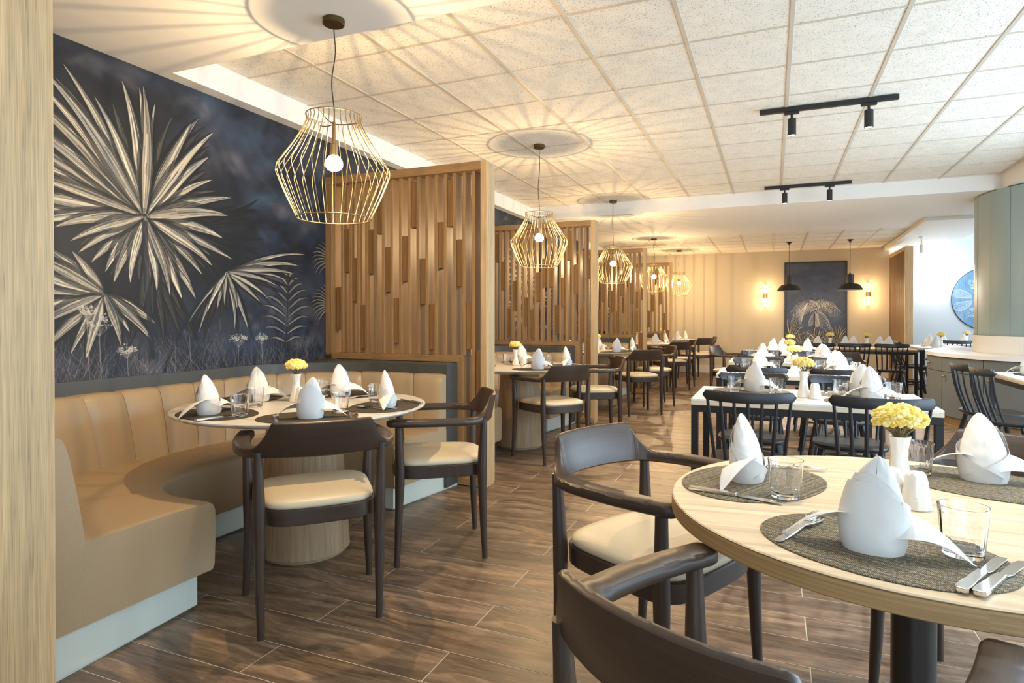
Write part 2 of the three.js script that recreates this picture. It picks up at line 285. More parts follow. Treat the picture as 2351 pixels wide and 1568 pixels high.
// ------------------------------------------------------------------ painted pictures (flat prints)
function canvasTex(w, h, draw) { const c = document.createElement('canvas'); c.width = w; c.height = h; draw(c.getContext('2d'), w, h); const t = new THREE.CanvasTexture(c); t.colorSpace = THREE.SRGBColorSpace; t.magFilter = THREE.LinearFilter; return t; }
const rgba = (r, g, b, a) => `rgba(${r | 0},${g | 0},${b | 0},${a})`;
function clouds(x, w, h, base, tints, n, smin, smax) {
  x.fillStyle = base; x.fillRect(0, 0, w, h);
  for (let i = 0; i < n; i++) {
    const px = rnd() * w, py = rnd() * h, s = rr(smin, smax), c = tints[(rnd() * tints.length) | 0], a = rr(0.04, 0.20);
    x.save(); x.translate(px, py); x.rotate(rr(-0.7, 0.7)); x.scale(rr(0.8, 2.6), rr(0.35, 1)); const g = x.createRadialGradient(0, 0, 0, 0, 0, s); g.addColorStop(0, rgba(...c, a)); g.addColorStop(1, rgba(...c, 0)); x.fillStyle = g; x.beginPath(); x.arc(0, 0, s, 0, 6.3); x.fill(); x.restore();
  }
  for (let i = 0; i < n * 2.2; i++) { const px = rnd() * w, py = rnd() * h, c = tints[(rnd() * tints.length) | 0], l = rr(smin * 0.3, smin), a0 = rr(-0.9, 0.9); x.strokeStyle = rgba(...c, rr(0.03, 0.12)); x.lineWidth = rr(1, 5); x.beginPath(); x.moveTo(px, py); x.quadraticCurveTo(px + l * Math.cos(a0), py + l * Math.sin(a0), px + l * 1.6 * Math.cos(a0 + 0.5), py + l * 1.6 * Math.sin(a0 + 0.5)); x.stroke(); }
}
// one painted leaf blade: dark ground, body, streaks, a lit edge
function blade(x, x0, y0, x1, y1, wid, bend, light, dim = 1) {
  const dx = x1 - x0, dy = y1 - y0, L = Math.hypot(dx, dy), nx = -dy / L, ny = dx / L;
  const at = (t, s) => { const b = bend * L * 4 * t * (1 - t) * (0.4 + 0.6 * t), w = wid * (Math.pow(Math.min(1, t * 2.1 + 0.10), 0.8)) * Math.pow(1 - t, 0.62) * 1.35; return [x0 + dx * t + nx * (b + s * w), y0 + dy * t + ny * (b + s * w)]; };
  const shape = (s0, s1, t0 = 0.02) => { x.beginPath(); for (let i = 0; i <= 22; i++) { const q = at(t0 + (1 - t0) * i / 22, s0); i ? x.lineTo(...q) : x.moveTo(...q); } for (let i = 22; i >= 0; i--) x.lineTo(...at(t0 + (1 - t0) * i / 22, s1)); x.closePath(); };
  x.fillStyle = rgba(6, 7, 10, 0.55); shape(-1.9, 1.75); x.fill();
  const k = dim; x.fillStyle = rgba(118 * k, 112 * k, 102 * k, 0.95); shape(-1, 1); x.fill();
  x.fillStyle = rgba(176 * k, 167 * k, 148 * k, 0.8); shape(light > 0 ? -0.15 : -0.9, light > 0 ? 0.9 : 0.15, 0.06); x.fill();
  for (let i = 0; i < 18; i++) {
    const s = rr(-0.95, 0.95), t0 = rr(0, 0.5), t1 = rr(t0 + 0.2, 1), br = rnd(); x.strokeStyle = br < 0.42 ? rgba(36 * k, 38 * k, 46 * k, rr(0.2, 0.55)) : br < 0.55 ? rgba(92 * k, 108 * k, 124 * k, 0.45) : rgba(222 * k, 211 * k, 186 * k, rr(0.25, 0.7)); x.lineWidth = Math.max(0.8, wid * rr(0.06, 0.22));
    x.beginPath(); for (let q = 0; q <= 10; q++) { const z = at(t0 + (t1 - t0) * q / 10, s * (1 - 0.25 * q / 10)); q ? x.lineTo(...z) : x.moveTo(...z); } x.stroke();
  }
  x.strokeStyle = rgba(14, 15, 20, 0.8); x.lineWidth = Math.max(1, wid * 0.14); x.beginPath(); for (let q = 0; q <= 14; q++) { const z = at(q / 14, light > 0 ? -0.85 : 0.85); q ? x.lineTo(...z) : x.moveTo(...z); } x.stroke();
}
function grass(x, px, py, l, a, w, col) { x.strokeStyle = col; x.lineWidth = w; x.beginPath(); x.moveTo(px, py); x.quadraticCurveTo(px + l * 0.5 * Math.cos(a), py - l * 0.5 * Math.sin(a), px + l * Math.cos(a + rr(-0.25, 0.25)), py - l * Math.sin(a)); x.stroke(); }
function umbel(x, px, py, r, base) {
  for (let i = 0; i < 26; i++) { const a = rr(0.2, 2.94), q = r * Math.sqrt(rnd()), ex = px + q * Math.cos(a), ey = py - q * Math.sin(a) * 0.8; x.strokeStyle = rgba(150, 145, 138, 0.45); x.lineWidth = 1.2; x.beginPath(); x.moveTo(px, py + r * 0.5); x.lineTo(ex, ey); x.stroke(); for (let k = 0; k < 6; k++) { x.fillStyle = rgba(196, 190, 176, rr(0.4, 0.9)); x.beginPath(); x.arc(ex + rr(-8, 8), ey + rr(-7, 7), rr(1, 3.2), 0, 6.3); x.fill(); } }
  x.strokeStyle = rgba(165, 155, 140, 0.7); x.lineWidth = 3; x.beginPath(); x.moveTo(px, py + r * 0.5); x.lineTo(px + rr(-6, 10), base); x.stroke();
}
function pinnate(x, x0, y0, x1, y1, len, n, bend, dim) {
  x.strokeStyle = rgba(30, 28, 28, 0.9); x.lineWidth = 4; x.beginPath(); x.moveTo(x0, y0); x.quadraticCurveTo((x0 + x1) / 2 + bend, (y0 + y1) / 2, x1, y1); x.stroke();
  for (let i = 0; i < n; i++) for (const s of [-1, 1]) { const t = (i + 0.5) / n, px = x0 + (x1 - x0) * t + bend * 2 * t * (1 - t), py = y0 + (y1 - y0) * t, l = len * Math.sin(Math.PI * (0.18 + 0.78 * t)), up = 0.25 + t * 0.9; blade(x, px, py, px + s * l * Math.cos(up - 0.35), py - l * Math.sin(up) * 0.55, len * 0.042, s * -0.16, s, dim); }
}
// the mural panel covers 3.0 m of depth (d 1.05 to 4.05) by 1.68 m of height
const MD0 = 1.05, MD1 = 4.05, MY0 = 0.864, MY1 = 2.557;
const F1 = [[1.955, 2.434], [1.919, 2.353], [1.85, 2.38], [1.80, 2.33], [1.70, 2.26], [1.62, 2.17], [1.58, 2.05], [1.55, 1.97], [1.50, 1.86], [1.55, 1.75], [1.60, 1.66], [1.70, 1.58], [1.911, 1.619], [2.108, 2.324], [2.257, 2.458], [2.358, 2.454], [2.381, 2.471], [2.451, 2.395], [2.693, 2.358], [2.745, 2.397], [2.853, 2.342], [2.813, 2.176], [2.845, 2.043], [2.99, 1.955], [2.958, 1.835], [1.985, 1.56], [2.025, 1.506], [2.089, 1.463], [2.161, 1.419], [2.207, 1.365], [2.30, 1.37], [2.389, 1.30], [2.46, 1.33], [2.543, 1.302], [2.623, 1.289], [2.719, 1.292], [2.766, 1.442], [2.84, 1.503], [2.999, 1.555], [2.92, 1.686], [2.683, 1.39]];
const F2 = [[1.72, 1.50], [1.66, 1.42], [1.62, 1.36], [1.64, 1.28], [1.70, 1.18], [1.78, 1.10], [1.86, 1.02], [1.987, 1.0], [2.061, 0.969], [1.996, 1.516], [2.454, 1.149], [2.432, 1.046], [2.299, 1.101], [2.25, 1.03], [1.85, 1.53]];
const F3 = [[3.675, 1.652], [3.61, 1.563], [3.556, 1.502], [3.477, 1.45], [3.392, 1.402], [3.306, 1.308], [3.226, 1.288], [3.123, 1.10], [3.029, 1.235], [2.929, 1.259], [3.008, 1.111], [2.868, 1.233], [2.794, 1.216], [2.728, 1.247], [2.664, 1.152], [2.736, 1.089]];
const muralTex = canvasTex(2048, 1152, (x, w, h) => {
  const X = (d) => (d - MD0) / (MD1 - MD0) * w, Y = (y) => (MY1 - y) / (MY1 - MY0) * h;
  clouds(x, w, h, rgba(19, 21, 30, 1), [[4, 5, 10], [70, 76, 98], [42, 58, 84], [96, 94, 106], [5, 7, 12], [50, 76, 100], [112, 106, 106], [24, 32, 52]], 1300, 50, 210);
  for (let i = 0; i < 240; i++) { const c = [[84, 92, 114], [56, 84, 106], [122, 116, 118], [5, 6, 10], [5, 6, 10], [28, 38, 60]][(rnd() * 6) | 0], px = rnd() * w, py = rnd() * h; for (let k = 0; k < 9; k++) { const qx = px + rr(-70, 70), qy = py + rr(-40, 40), s = rr(14, 62); x.save(); x.translate(qx, qy); x.rotate(rr(-1.2, 1.2)); x.scale(rr(1, 2.4), rr(0.4, 0.9)); const g = x.createRadialGradient(0, 0, s * 0.15, 0, 0, s); g.addColorStop(0, rgba(...c, rr(0.10, 0.26))); g.addColorStop(1, rgba(...c, 0)); x.fillStyle = g; x.beginPath(); x.arc(0, 0, s, 0, 6.3); x.fill(); x.restore(); } }
  const dark = (d, y, r, a) => { const g = x.createRadialGradient(X(d), Y(y), 0, X(d), Y(y), r); g.addColorStop(0, rgba(8, 8, 12, a)); g.addColorStop(0.6, rgba(8, 8, 12, a * 0.6)); g.addColorStop(1, rgba(8, 8, 12, 0)); x.fillStyle = g; x.fillRect(0, 0, w, h); };
  dark(2.36, 1.78, 560, 0.72); dark(2.95, 1.5, 280, 0.7); dark(2.1, 1.3, 300, 0.55);                     // dark paint behind the fans
  for (let i = 0; i < 620; i++) { const px = rnd() * w, a = rr(0.9, 2.2), c = rnd() < 0.5 ? rgba(120, 116, 112, rr(0.12, 0.5)) : rgba(20, 22, 30, rr(0.2, 0.6)); grass(x, px, h + 4, rr(50, 250), a, rr(1, 2.6), c); }
  pinnate(x, X(3.463), Y(0.98), X(3.49), Y(1.50), 170, 9, 8, 0.86);
  for (const [d, y, n, l] of [[3.97, 1.27, 15, 150], [3.97, 1.62, 13, 140]]) for (let i = 0; i < n; i++) { const a = 1.3 + 2.9 * i / n; blade(x, X(d), Y(y), X(d) + l * Math.cos(a) * 1.15, Y(y) - l * Math.sin(a) * 0.9, 7, 0.2, 1, 0.8); }
  for (let i = 0; i < 40; i++) { const a = rr(-0.5, 1.0), l = rr(300, 470); blade(x, X(2.6), Y(1.72), X(2.6) + l * Math.cos(a), Y(1.72) + l * Math.sin(a), 9, rr(-0.05, 0.1), 1, 0.16); }
  for (let i = 0; i < 16; i++) { const a = rr(0.9, 1.9), l = rr(240, 420); blade(x, X(2.40), Y(1.55), X(2.40) + l * Math.cos(a), Y(1.55) + l * Math.sin(a), 15, rr(-0.05, 0.05), 1, 0.33); }
  const fan = (c, tips, wd, dim) => tips.map((t) => [t, rnd()]).sort((a, b) => a[1] - b[1]).forEach(([t]) => { const x0 = X(c[0]), y0 = Y(c[1]), x1 = X(t[0]), y1 = Y(t[1]), sg = x1 > x0 ? 1 : -1; blade(x, x0, y0, x1, y1, wd * rr(0.8, 1.2), sg * rr(-0.07, -0.015), sg, dim * rr(0.88, 1.05)); });
  fan([2.386, 1.745], F1.map(([d, y], i) => { const n = F1[(i + 1) % F1.length], k = rr(0.75, 0.98); return [2.386 + ((d + n[0]) / 2 - 2.386) * k, 1.745 + ((y + n[1]) / 2 - 1.745) * k]; }), 17, 0.46);
  fan([2.386, 1.745], F1, 22, 1.08);
  fan([2.16, 1.31], F2, 19, 1.02);
  fan([2.946, 1.478], F3.map(([d, y]) => [d + 0.03, y - 0.05]), 10, 0.30); fan([2.946, 1.478], F3, 11, 1.08);
  x.strokeStyle = rgba(18, 22, 30, 0.85); x.lineWidth = 14; x.beginPath(); x.moveTo(X(2.93), Y(1.47)); x.quadraticCurveTo(X(2.62), Y(1.2), X(2.5), Y(0.87)); x.stroke();
  x.strokeStyle = rgba(30, 32, 38, 0.8); x.lineWidth = 22; x.beginPath(); x.moveTo(X(2.386), Y(1.72)); x.quadraticCurveTo(X(2.40), Y(1.3), X(2.43), Y(0.95)); x.stroke();
  for (const [d, y, r] of [[2.132, 1.13, 62], [2.07, 1.2, 44], [3.039, 1.025, 48], [3.237, 1.03, 38], [2.282, 0.99, 40], [1.5, 1.05, 45]]) umbel(x, X(d), Y(y), r, h + 10);
  for (let i = 0; i < 900; i++) { const px = rnd() * w, a = rr(0.7, 2.4), lo = 0.35 + 0.65 * Math.abs(Math.sin(px * 0.006 + 1)); grass(x, px, h + 6, rr(20, 190) * lo, a, rr(0.7, 1.7), rnd() < 0.75 ? rgba(176, 170, 160, rr(0.15, 0.5)) : rgba(16, 17, 22, 0.5)); }
});
const muralMat = std({ map: muralTex, roughness: 0.6, bumpMap: plaster, bumpScale: 0.0006 });
const muralFlip = std({ map: (() => { const t = muralTex.clone(); t.wrapS = THREE.RepeatWrapping; t.repeat.x = -1; t.offset.x = 1; t.needsUpdate = true; return t; })(), roughness: 0.6 });
{
  const cuts = [-1.6, 1.05, 4.05, 6.83, 9.8, 12.5, 14.1];
  for (let i = 0; i < cuts.length - 1; i++) {
    const g = new THREE.BoxGeometry(cuts[i + 1] - cuts[i], MY1 - MY0, 0.006); g.rotateY(Math.PI / 2);
    const m = part('mural_panel', g, i === 1 || i === 3 ? muralMat : i === 2 || i === 4 ? muralFlip : muralMat, wallLeft); m.position.set(XW + 0.004, (MY0 + MY1) / 2, -(cuts[i] + cuts[i + 1]) / 2);
  }
}
// palms for the framed canvas and the round one
function frond(x, x0, y0, x1, y1, sag, n, len, cols) {
  const q = (t) => [x0 + (x1 - x0) * t, y0 + (y1 - y0) * t - sag * 4 * t * (1 - t)];
  x.strokeStyle = cols[0]; x.lineWidth = 2.5; x.beginPath(); for (let i = 0; i <= 16; i++) { const z = q(i / 16); i ? x.lineTo(...z) : x.moveTo(...z); } x.stroke();
  for (let i = 1; i < n; i++) for (const s of [-1, 1]) { const t = i / n, [px, py] = q(t), [ax, ay] = q(Math.min(1, t + 0.03)), a = Math.atan2(ay - py, ax - px) + s * 0.95, l = len * Math.sin(Math.PI * (0.15 + 0.8 * t)); x.strokeStyle = s > 0 ? cols[2] : cols[1]; x.lineWidth = rr(1.6, 3.4); x.beginPath(); x.moveTo(px, py); x.quadraticCurveTo(px + l * 0.5 * Math.cos(a), py + l * 0.5 * Math.sin(a), px + l * Math.cos(a) * 0.8, py + l * Math.sin(a) + l * 0.45); x.stroke(); }
}
const artTex = canvasTex(640, 1000, (x, w, h) => {
  clouds(x, w, h, rgba(58, 66, 84, 1), [[26, 29, 40], [84, 100, 130], [112, 110, 118], [36, 46, 66], [90, 118, 148]], 420, 30, 120);
  const dk = ['rgba(20,22,26,.9)', 'rgba(120,118,112,.8)', 'rgba(80,80,80,.8)'], lt = ['rgba(30,30,30,.95)', 'rgba(236,226,204,.95)', 'rgba(176,168,152,.95)'];
  for (let i = 0; i < 9; i++) { const a = Math.PI * (1.08 + 0.84 * i / 8); frond(x, 330, 480, 330 + 280 * Math.cos(a), 480 + 170 * Math.sin(a), -70, 18, 44, dk); }
  for (let i = 0; i < 7; i++) { const a = Math.PI * (1.02 + 0.96 * i / 6); frond(x, 320, 600, 320 + 270 * Math.cos(a), 640 + 130 * Math.sin(a), 70, 15, 88, lt); }
  frond(x, 315, 585, 300, 760, 0, 16, 92, lt); frond(x, 330, 600, 470, 860, 60, 18, 84, lt); frond(x, 250, 600, 60, 800, 80, 16, 84, lt);
  x.strokeStyle = 'rgba(16,16,18,.95)'; x.lineWidth = 14; x.beginPath(); x.moveTo(312, 620); x.lineTo(306, 1000); x.stroke();
  for (const [cx, cy, l] of [[60, 930, 280], [560, 950, 230], [330, 960, 190], [190, 990, 180], [470, 1000, 190]]) for (let i = 0; i < 20; i++) { const a = -rr(0.15, 3.0); blade(x, cx, cy, cx + l * Math.cos(a) * rr(0.6, 1), cy + l * Math.sin(a) * rr(0.6, 1), 8, rr(-0.2, 0.2), 1, rr(0.75, 1.15)); }
  for (let i = 0; i < 500; i++) grass(x, rnd() * w, h, rr(20, 120), rr(0.6, 2.5), rr(1, 2), rnd() < 0.6 ? rgba(190, 182, 165, 0.45) : rgba(12, 12, 14, 0.6));
});
const roundTex = canvasTex(640, 640, (x, w, h) => {
  clouds(x, w, h, rgba(120, 165, 200, 1), [[160, 195, 220], [86, 136, 182], [196, 216, 228], [104, 150, 190], [70, 118, 168]], 420, 30, 130);
  for (let i = 0; i < 500; i++) { const py = rr(0.42, 1) * h; x.strokeStyle = rnd() < 0.5 ? rgba(58, 112, 168, 0.5) : rgba(190, 214, 230, 0.5); x.lineWidth = rr(1, 3); x.beginPath(); const px = rnd() * w; x.moveTo(px, py); x.quadraticCurveTo(px + 20, py - rr(-8, 14), px + rr(20, 60), py + rr(-8, 8)); x.stroke(); }
  const wt = ['rgba(200,215,226,.9)', 'rgba(246,246,240,.95)', 'rgba(226,232,234,.9)'], bl = ['rgba(60,104,150,.9)', 'rgba(66,118,172,.85)', 'rgba(90,140,186,.85)'];
  for (let i = 0; i < 8; i++) { const a = Math.PI * (1.0 + 1.0 * i / 7); frond(x, 320, 330, 320 + 250 * Math.cos(a), 330 + 150 * Math.sin(a), 40, 12, 70, i % 2 ? bl : wt); }
  frond(x, 300, 400, 130, 500, 80, 16, 74, wt); frond(x, 340, 400, 500, 520, 80, 16, 74, wt); frond(x, 320, 470, 240, 620, 30, 14, 70, wt); frond(x, 330, 470, 430, 620, 30, 14, 70, wt);
});

// ------------------------------------------------------------------ slatted oak screens between the booths
const SCR = [0.95, 3.89, 6.72, 9.72, 12.42], SD = 0.14;
const BTOP = [1.423, 1.870, 1.642, 1.281, 1.851, 2.150, 1.711, 1.331, 1.787, 2.179, 1.615, 1.285, 1.873, 2.171, 1.74, 1.296, 1.95, 1.05];
function makeScreen(d0, label, mir) {
  const x0 = XW + 0.008, xr = -1.825, t = thing('slatted_screen', label, 'screen', [0, 0, d0], 0, 'oak screens between the booths'), dz = (a, b) => [-b, -a];
  const B = (a, b, c, e, z0 = 0, z1 = SD, g = 'y') => wuv(rbox(a, b, c, e, -z1, -z0, 0.003), g, a, e);
  part('end_post', B(xr - 0.046, xr, 0.02, 2.273), M.post, t);
  part('post_foot', B(xr - 0.043, xr - 0.003, 0, 0.02, 0.008, SD - 0.008), M.post, t);
  part('stile', B(x0, x0 + 0.06, 0.868, 2.213), M.screen, t);
  part('top_rail', B(x0, xr - 0.046, 2.213, 2.273, 0, SD, 'x'), M.screen, t);
  part('bottom_rail', B(x0, -2.062, 0.868, 0.915, 0, SD, 'x'), M.screen, t);
  part('inner_stile', B(-2.062, -2.004, 0.005, 0.915), M.screen, t);
  part('floor_rail', B(-2.004, xr - 0.046, 0.005, 0.055, 0, SD, 'x'), M.screen, t);
  for (let i = 0; i < 17; i++) {
    const x = -1.924 - 0.0752 * i, low = i < 1 ? 0.055 : 0.915; if (x - 0.024 < x0 + 0.06) break;
    part('slat', B(x - 0.024, x, low, 2.213, 0.02, 0.12), M.screen, t);
  }
  for (let i = 0; i < 17; i++) {
    const k = mir ? (i * 5 + 3) % 16 : 15 - i, top = Math.min(i < 16 ? BTOP[Math.max(0, k)] : 1.6, 2.205), x = -1.924 - 0.0752 * i; if (x - 0.0752 < x0 + 0.06) break;
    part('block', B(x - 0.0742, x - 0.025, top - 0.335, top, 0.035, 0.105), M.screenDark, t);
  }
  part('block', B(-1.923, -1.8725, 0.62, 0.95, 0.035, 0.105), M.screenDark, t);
  return t;
}
makeScreen(SCR[0], 'pale oak screen post filling the left edge of the picture', false);
makeScreen(SCR[1], 'tall slatted oak screen behind the nearest booth table', false);
makeScreen(SCR[2], 'slatted oak screen second from the front, behind the second booth', true);
makeScreen(SCR[3], 'slatted oak screen third from the front, behind the third booth', false);
makeScreen(SCR[4], 'farthest slatted oak screen along the mural wall', true);

// ------------------------------------------------------------------ curved banquettes
function uPath(x0L, x0R, xw, a, b, R, n) {                            // left arm, corner, wall run, corner, right arm; parameter pieces of equal count
  const p = [], L = (ax, ad, bx, bd, k) => { for (let i = 0; i < k; i++) p.push([ax + (bx - ax) * i / k, ad + (bd - ad) * i / k]); };
  L(x0L, a, xw + R, a, n); for (let i = 0; i < 2 * n; i++) { const t = i / (2 * n) * Math.PI / 2; p.push([xw + R - R * Math.sin(t), a + R - R * Math.cos(t)]); }
  L(xw, a + R, xw, b - R, n); for (let i = 0; i < 2 * n; i++) { const t = i / (2 * n) * Math.PI / 2; p.push([xw + R - R * Math.cos(t), b - R + R * Math.sin(t)]); }
  L(xw + R, b, x0R, b, n); p.push([x0R, b]); return p;
}
const sample = (p, t) => { const k = Math.min(p.length - 1.0001, Math.max(0, t * (p.length - 1))), i = Math.floor(k), f = k - i; return [p[i][0] + (p[i + 1][0] - p[i][0]) * f, p[i][1] + (p[i + 1][1] - p[i][1]) * f]; };
function makeBanquette(dB, dF, label) {
  const t = thing('banquette', label, 'bench', [0, 0, 0], 0, 'curved booth benches'), n = 8;
  const xL = -2.12, xR = -2.05, a = dB + 0.27, b = dF - 0.28;
  const back = uPath(xL, xR, -3.07, a, b, 0.66, n), front = uPath(xL, xR - 0.05, -2.68, a + 0.52, b - 0.44, 0.40, n), kick = uPath(xL - 0.04, xR - 0.09, -2.73, a + 0.47, b - 0.39, 0.40, n), rear = uPath(xL, xR, -3.19, a - 0.11, b + 0.12, 0.66, n);
  const rect = back.map(([x, d], i) => { const u = i / n; return u < 1 ? [x, dB + 0.005] : u < 2 ? [x * (2 - u) + (XW + 0.01) * (u - 1), dB + 0.005] : u < 3 ? [XW + 0.01, (dB + 0.005) * (3 - u) + d * (u - 2)] : u < 4 ? [XW + 0.01, d] : u < 5 ? [XW + 0.01, d * (5 - u) + (dF - 0.005) * (u - 4)] : u < 6 ? [(XW + 0.01) * (6 - u) + x * (u - 5), dF - 0.005] : [x, dF - 0.005]; });
  // ledge behind the backs
  part('ledge', loft(rear.map((q, i) => [V(q[0], 0.02, -q[1]), V(q[0], 0.86, -q[1]), V(q[0] + (rect[i][0] - q[0]) * 0.03, 0.866, -(q[1] + (rect[i][1] - q[1]) * 0.03)), V(rect[i][0], 0.866, -rect[i][1]), V(rect[i][0], 0.02, -rect[i][1])]), { crease: 0.5 }), M.ledge, t);
  // upholstered back: one padded panel per channel
  let len = [0]; for (let i = 1; i < back.length; i++) len.push(len[i - 1] + Math.hypot(back[i][0] - back[i - 1][0], back[i][1] - back[i - 1][1]));
  const total = len[len.length - 1], np = Math.round(total / 0.195);
  const byLen = (s) => { let i = 1; while (i < len.length - 1 && len[i] < s) i++; const f = (s - len[i - 1]) / (len[i] - len[i - 1]), k = i - 1 + f, w = (p) => [p[i - 1][0] + (p[i][0] - p[i - 1][0]) * f, p[i - 1][1] + (p[i][1] - p[i - 1][1]) * f]; return [w(back), w(rear)]; };
  for (let k = 0; k < np; k++) {
    const rings = []; for (let i = 0; i <= 8; i++) {
      const u = i / 8, s = total * (k + 0.006 + 0.988 * u) / np, [q, o] = byLen(s), e = Math.pow(Math.abs(2 * u - 1), 5), pf = 0.011 * (1 - e);
      const dir = [o[0] - q[0], o[1] - q[1]], dl = Math.hypot(...dir), P = (off, y) => V(q[0] + dir[0] / dl * off, y, -(q[1] + dir[1] / dl * off));
      const h = 0.80 - 0.006 * e; rings.push([P(-pf * 0.6, 0.425), P(0.010 - pf, 0.50), P(0.030 - pf, 0.62), P(0.050 - pf, 0.72), P(0.062 - pf * 0.8, h - 0.03), P(0.074, h - 0.008), P(0.092, h), P(dl - 0.004, h), P(dl - 0.004, 0.425)]);
    }
    part('back_panel', wuv(loft(rings, { crease: 0.7 }), 'y', k * 0.3), M.tan, t);
  }
  // seat in three cushions
  for (const [t0, t1] of [[0, 0.235], [0.236, 0.764], [0.765, 1]]) {
    const rings = []; for (let i = 0; i <= 26; i++) {
      const u = i / 26, tt = t0 + (t1 - t0) * u, o = sample(back, tt), f = sample(front, tt), e = Math.pow(Math.abs(2 * u - 1), 16), y = 0.432 - 0.006 * e, P = (k, yy) => V(f[0] + (o[0] - f[0]) * k, yy, -(f[1] + (o[1] - f[1]) * k));
      rings.push([P(0.02, 0.148), P(0, 0.165), P(-0.012, 0.30), P(-0.008, y - 0.035), P(0.012, y - 0.012), P(0.05, y - 0.002), P(0.3, y + 0.004), P(0.7, y + 0.004), P(1.22, y), P(1.22, 0.148)]);
    }
    part('seat_cushion', wuv(loft(rings, { crease: 0.75 }), 'x', t0), M.tan, t);
  }
  // metal plinth
  const cut = 0.236; for (const [t0, t1] of [[0, cut], [cut, 1 - cut], [1 - cut, 1]]) {
    const rings = []; for (let i = 0; i <= 24; i++) { const u = t0 + 0.0006 + (t1 - t0 - 0.0012) * i / 24, f = sample(kick, u), o = sample(rect, u); rings.push([V(f[0], 0.012, -f[1]), V(f[0], 0.148, -f[1]), V(o[0] - 0.0, 0.148, -o[1]), V(o[0], 0.012, -o[1])]); }
    part('plinth', wuv(loft(rings, { crease: 0.4 }), 'x'), M.kick, t);
  }
  { const inset = uPath(xL - 0.06, xR - 0.11, -2.75, a + 0.45, b - 0.37, 0.40, n), rings = inset.map((f, i) => [V(f[0], 0.0005, -f[1]), V(f[0], 0.012, -f[1]), V(rect[i][0], 0.012, -rect[i][1]), V(rect[i][0], 0.0005, -rect[i][1])]); part('plinth_base', loft(rings, { crease: 0.4 }), M.kick, t); }
  return t;
}
makeBanquette(SCR[0] + SD, SCR[1], 'curved tan leather booth bench nearest the camera, under the mural');
makeBanquette(SCR[1] + SD, SCR[2], 'tan leather bench of the second booth, behind the tallest screen');
makeBanquette(SCR[2] + SD, SCR[3], 'tan leather bench of the third booth from the front');
makeBanquette(SCR[3] + SD, SCR[4], 'tan leather bench of the fourth booth from the front');

// ------------------------------------------------------------------ booth tables
function makeBoothTable() {
  const t = thing('pedestal_table', '', 'table');
  part('tabletop', wuv(lathe([[0, 0.712], [0.52, 0.712], [0.585, 0.720], [0.606, 0.729], [0.611, 0.735], [0.609, 0.739], [0.604, 0.74], [0, 0.74]], 72), 'x'), M.marble, t);
  part('underside', lathe([[0, 0.702], [0.50, 0.702], [0.515, 0.7115], [0, 0.7115]], 64), M.laminateEdge, t);
  const drum = new THREE.CylinderGeometry(0.178, 0.224, 0.682, 56, 6, true).translate(0, 0.361, 0), p = drum.attributes.position, uv = drum.attributes.uv;
  for (let i = 0; i < p.count; i++) uv.setXY(i, p.getY(i), uv.getX(i) * 1.26);
  part('drum', drum, M.drum, t);
  part('drum_foot', new THREE.CylinderGeometry(0.205, 0.205, 0.02, 48).translate(0, 0.0105, 0), M.drum, t);
  return t;
}
const TB = [[-2.20, 2.505], [-2.16, 5.33], [-2.16, 8.25], [-2.16, 11.1], [-2.1, 13.3]];
const boothNames = ['nearest booth', 'second booth', 'third booth', 'fourth booth', 'farthest booth'];
const bt = makeBoothTable(); bt.userData.base = 'pedestal_table';
TB.forEach(([x, d], i) => {
  const label = ['round white marble-topped table on an oak drum in the nearest booth', 'round white table on an oak drum in the second booth', 'round white table in the third booth', 'round white table in the fourth booth', 'round white table beyond the last oak screen'][i];
  if (i) copy(bt, [x, 0, d], 0.4 * i, label, 'round booth tables'); else { bt.position.set(x, 0, -d); bt.rotation.y = 0.7; tag(bt, label, 'table', 'round booth tables'); }
});

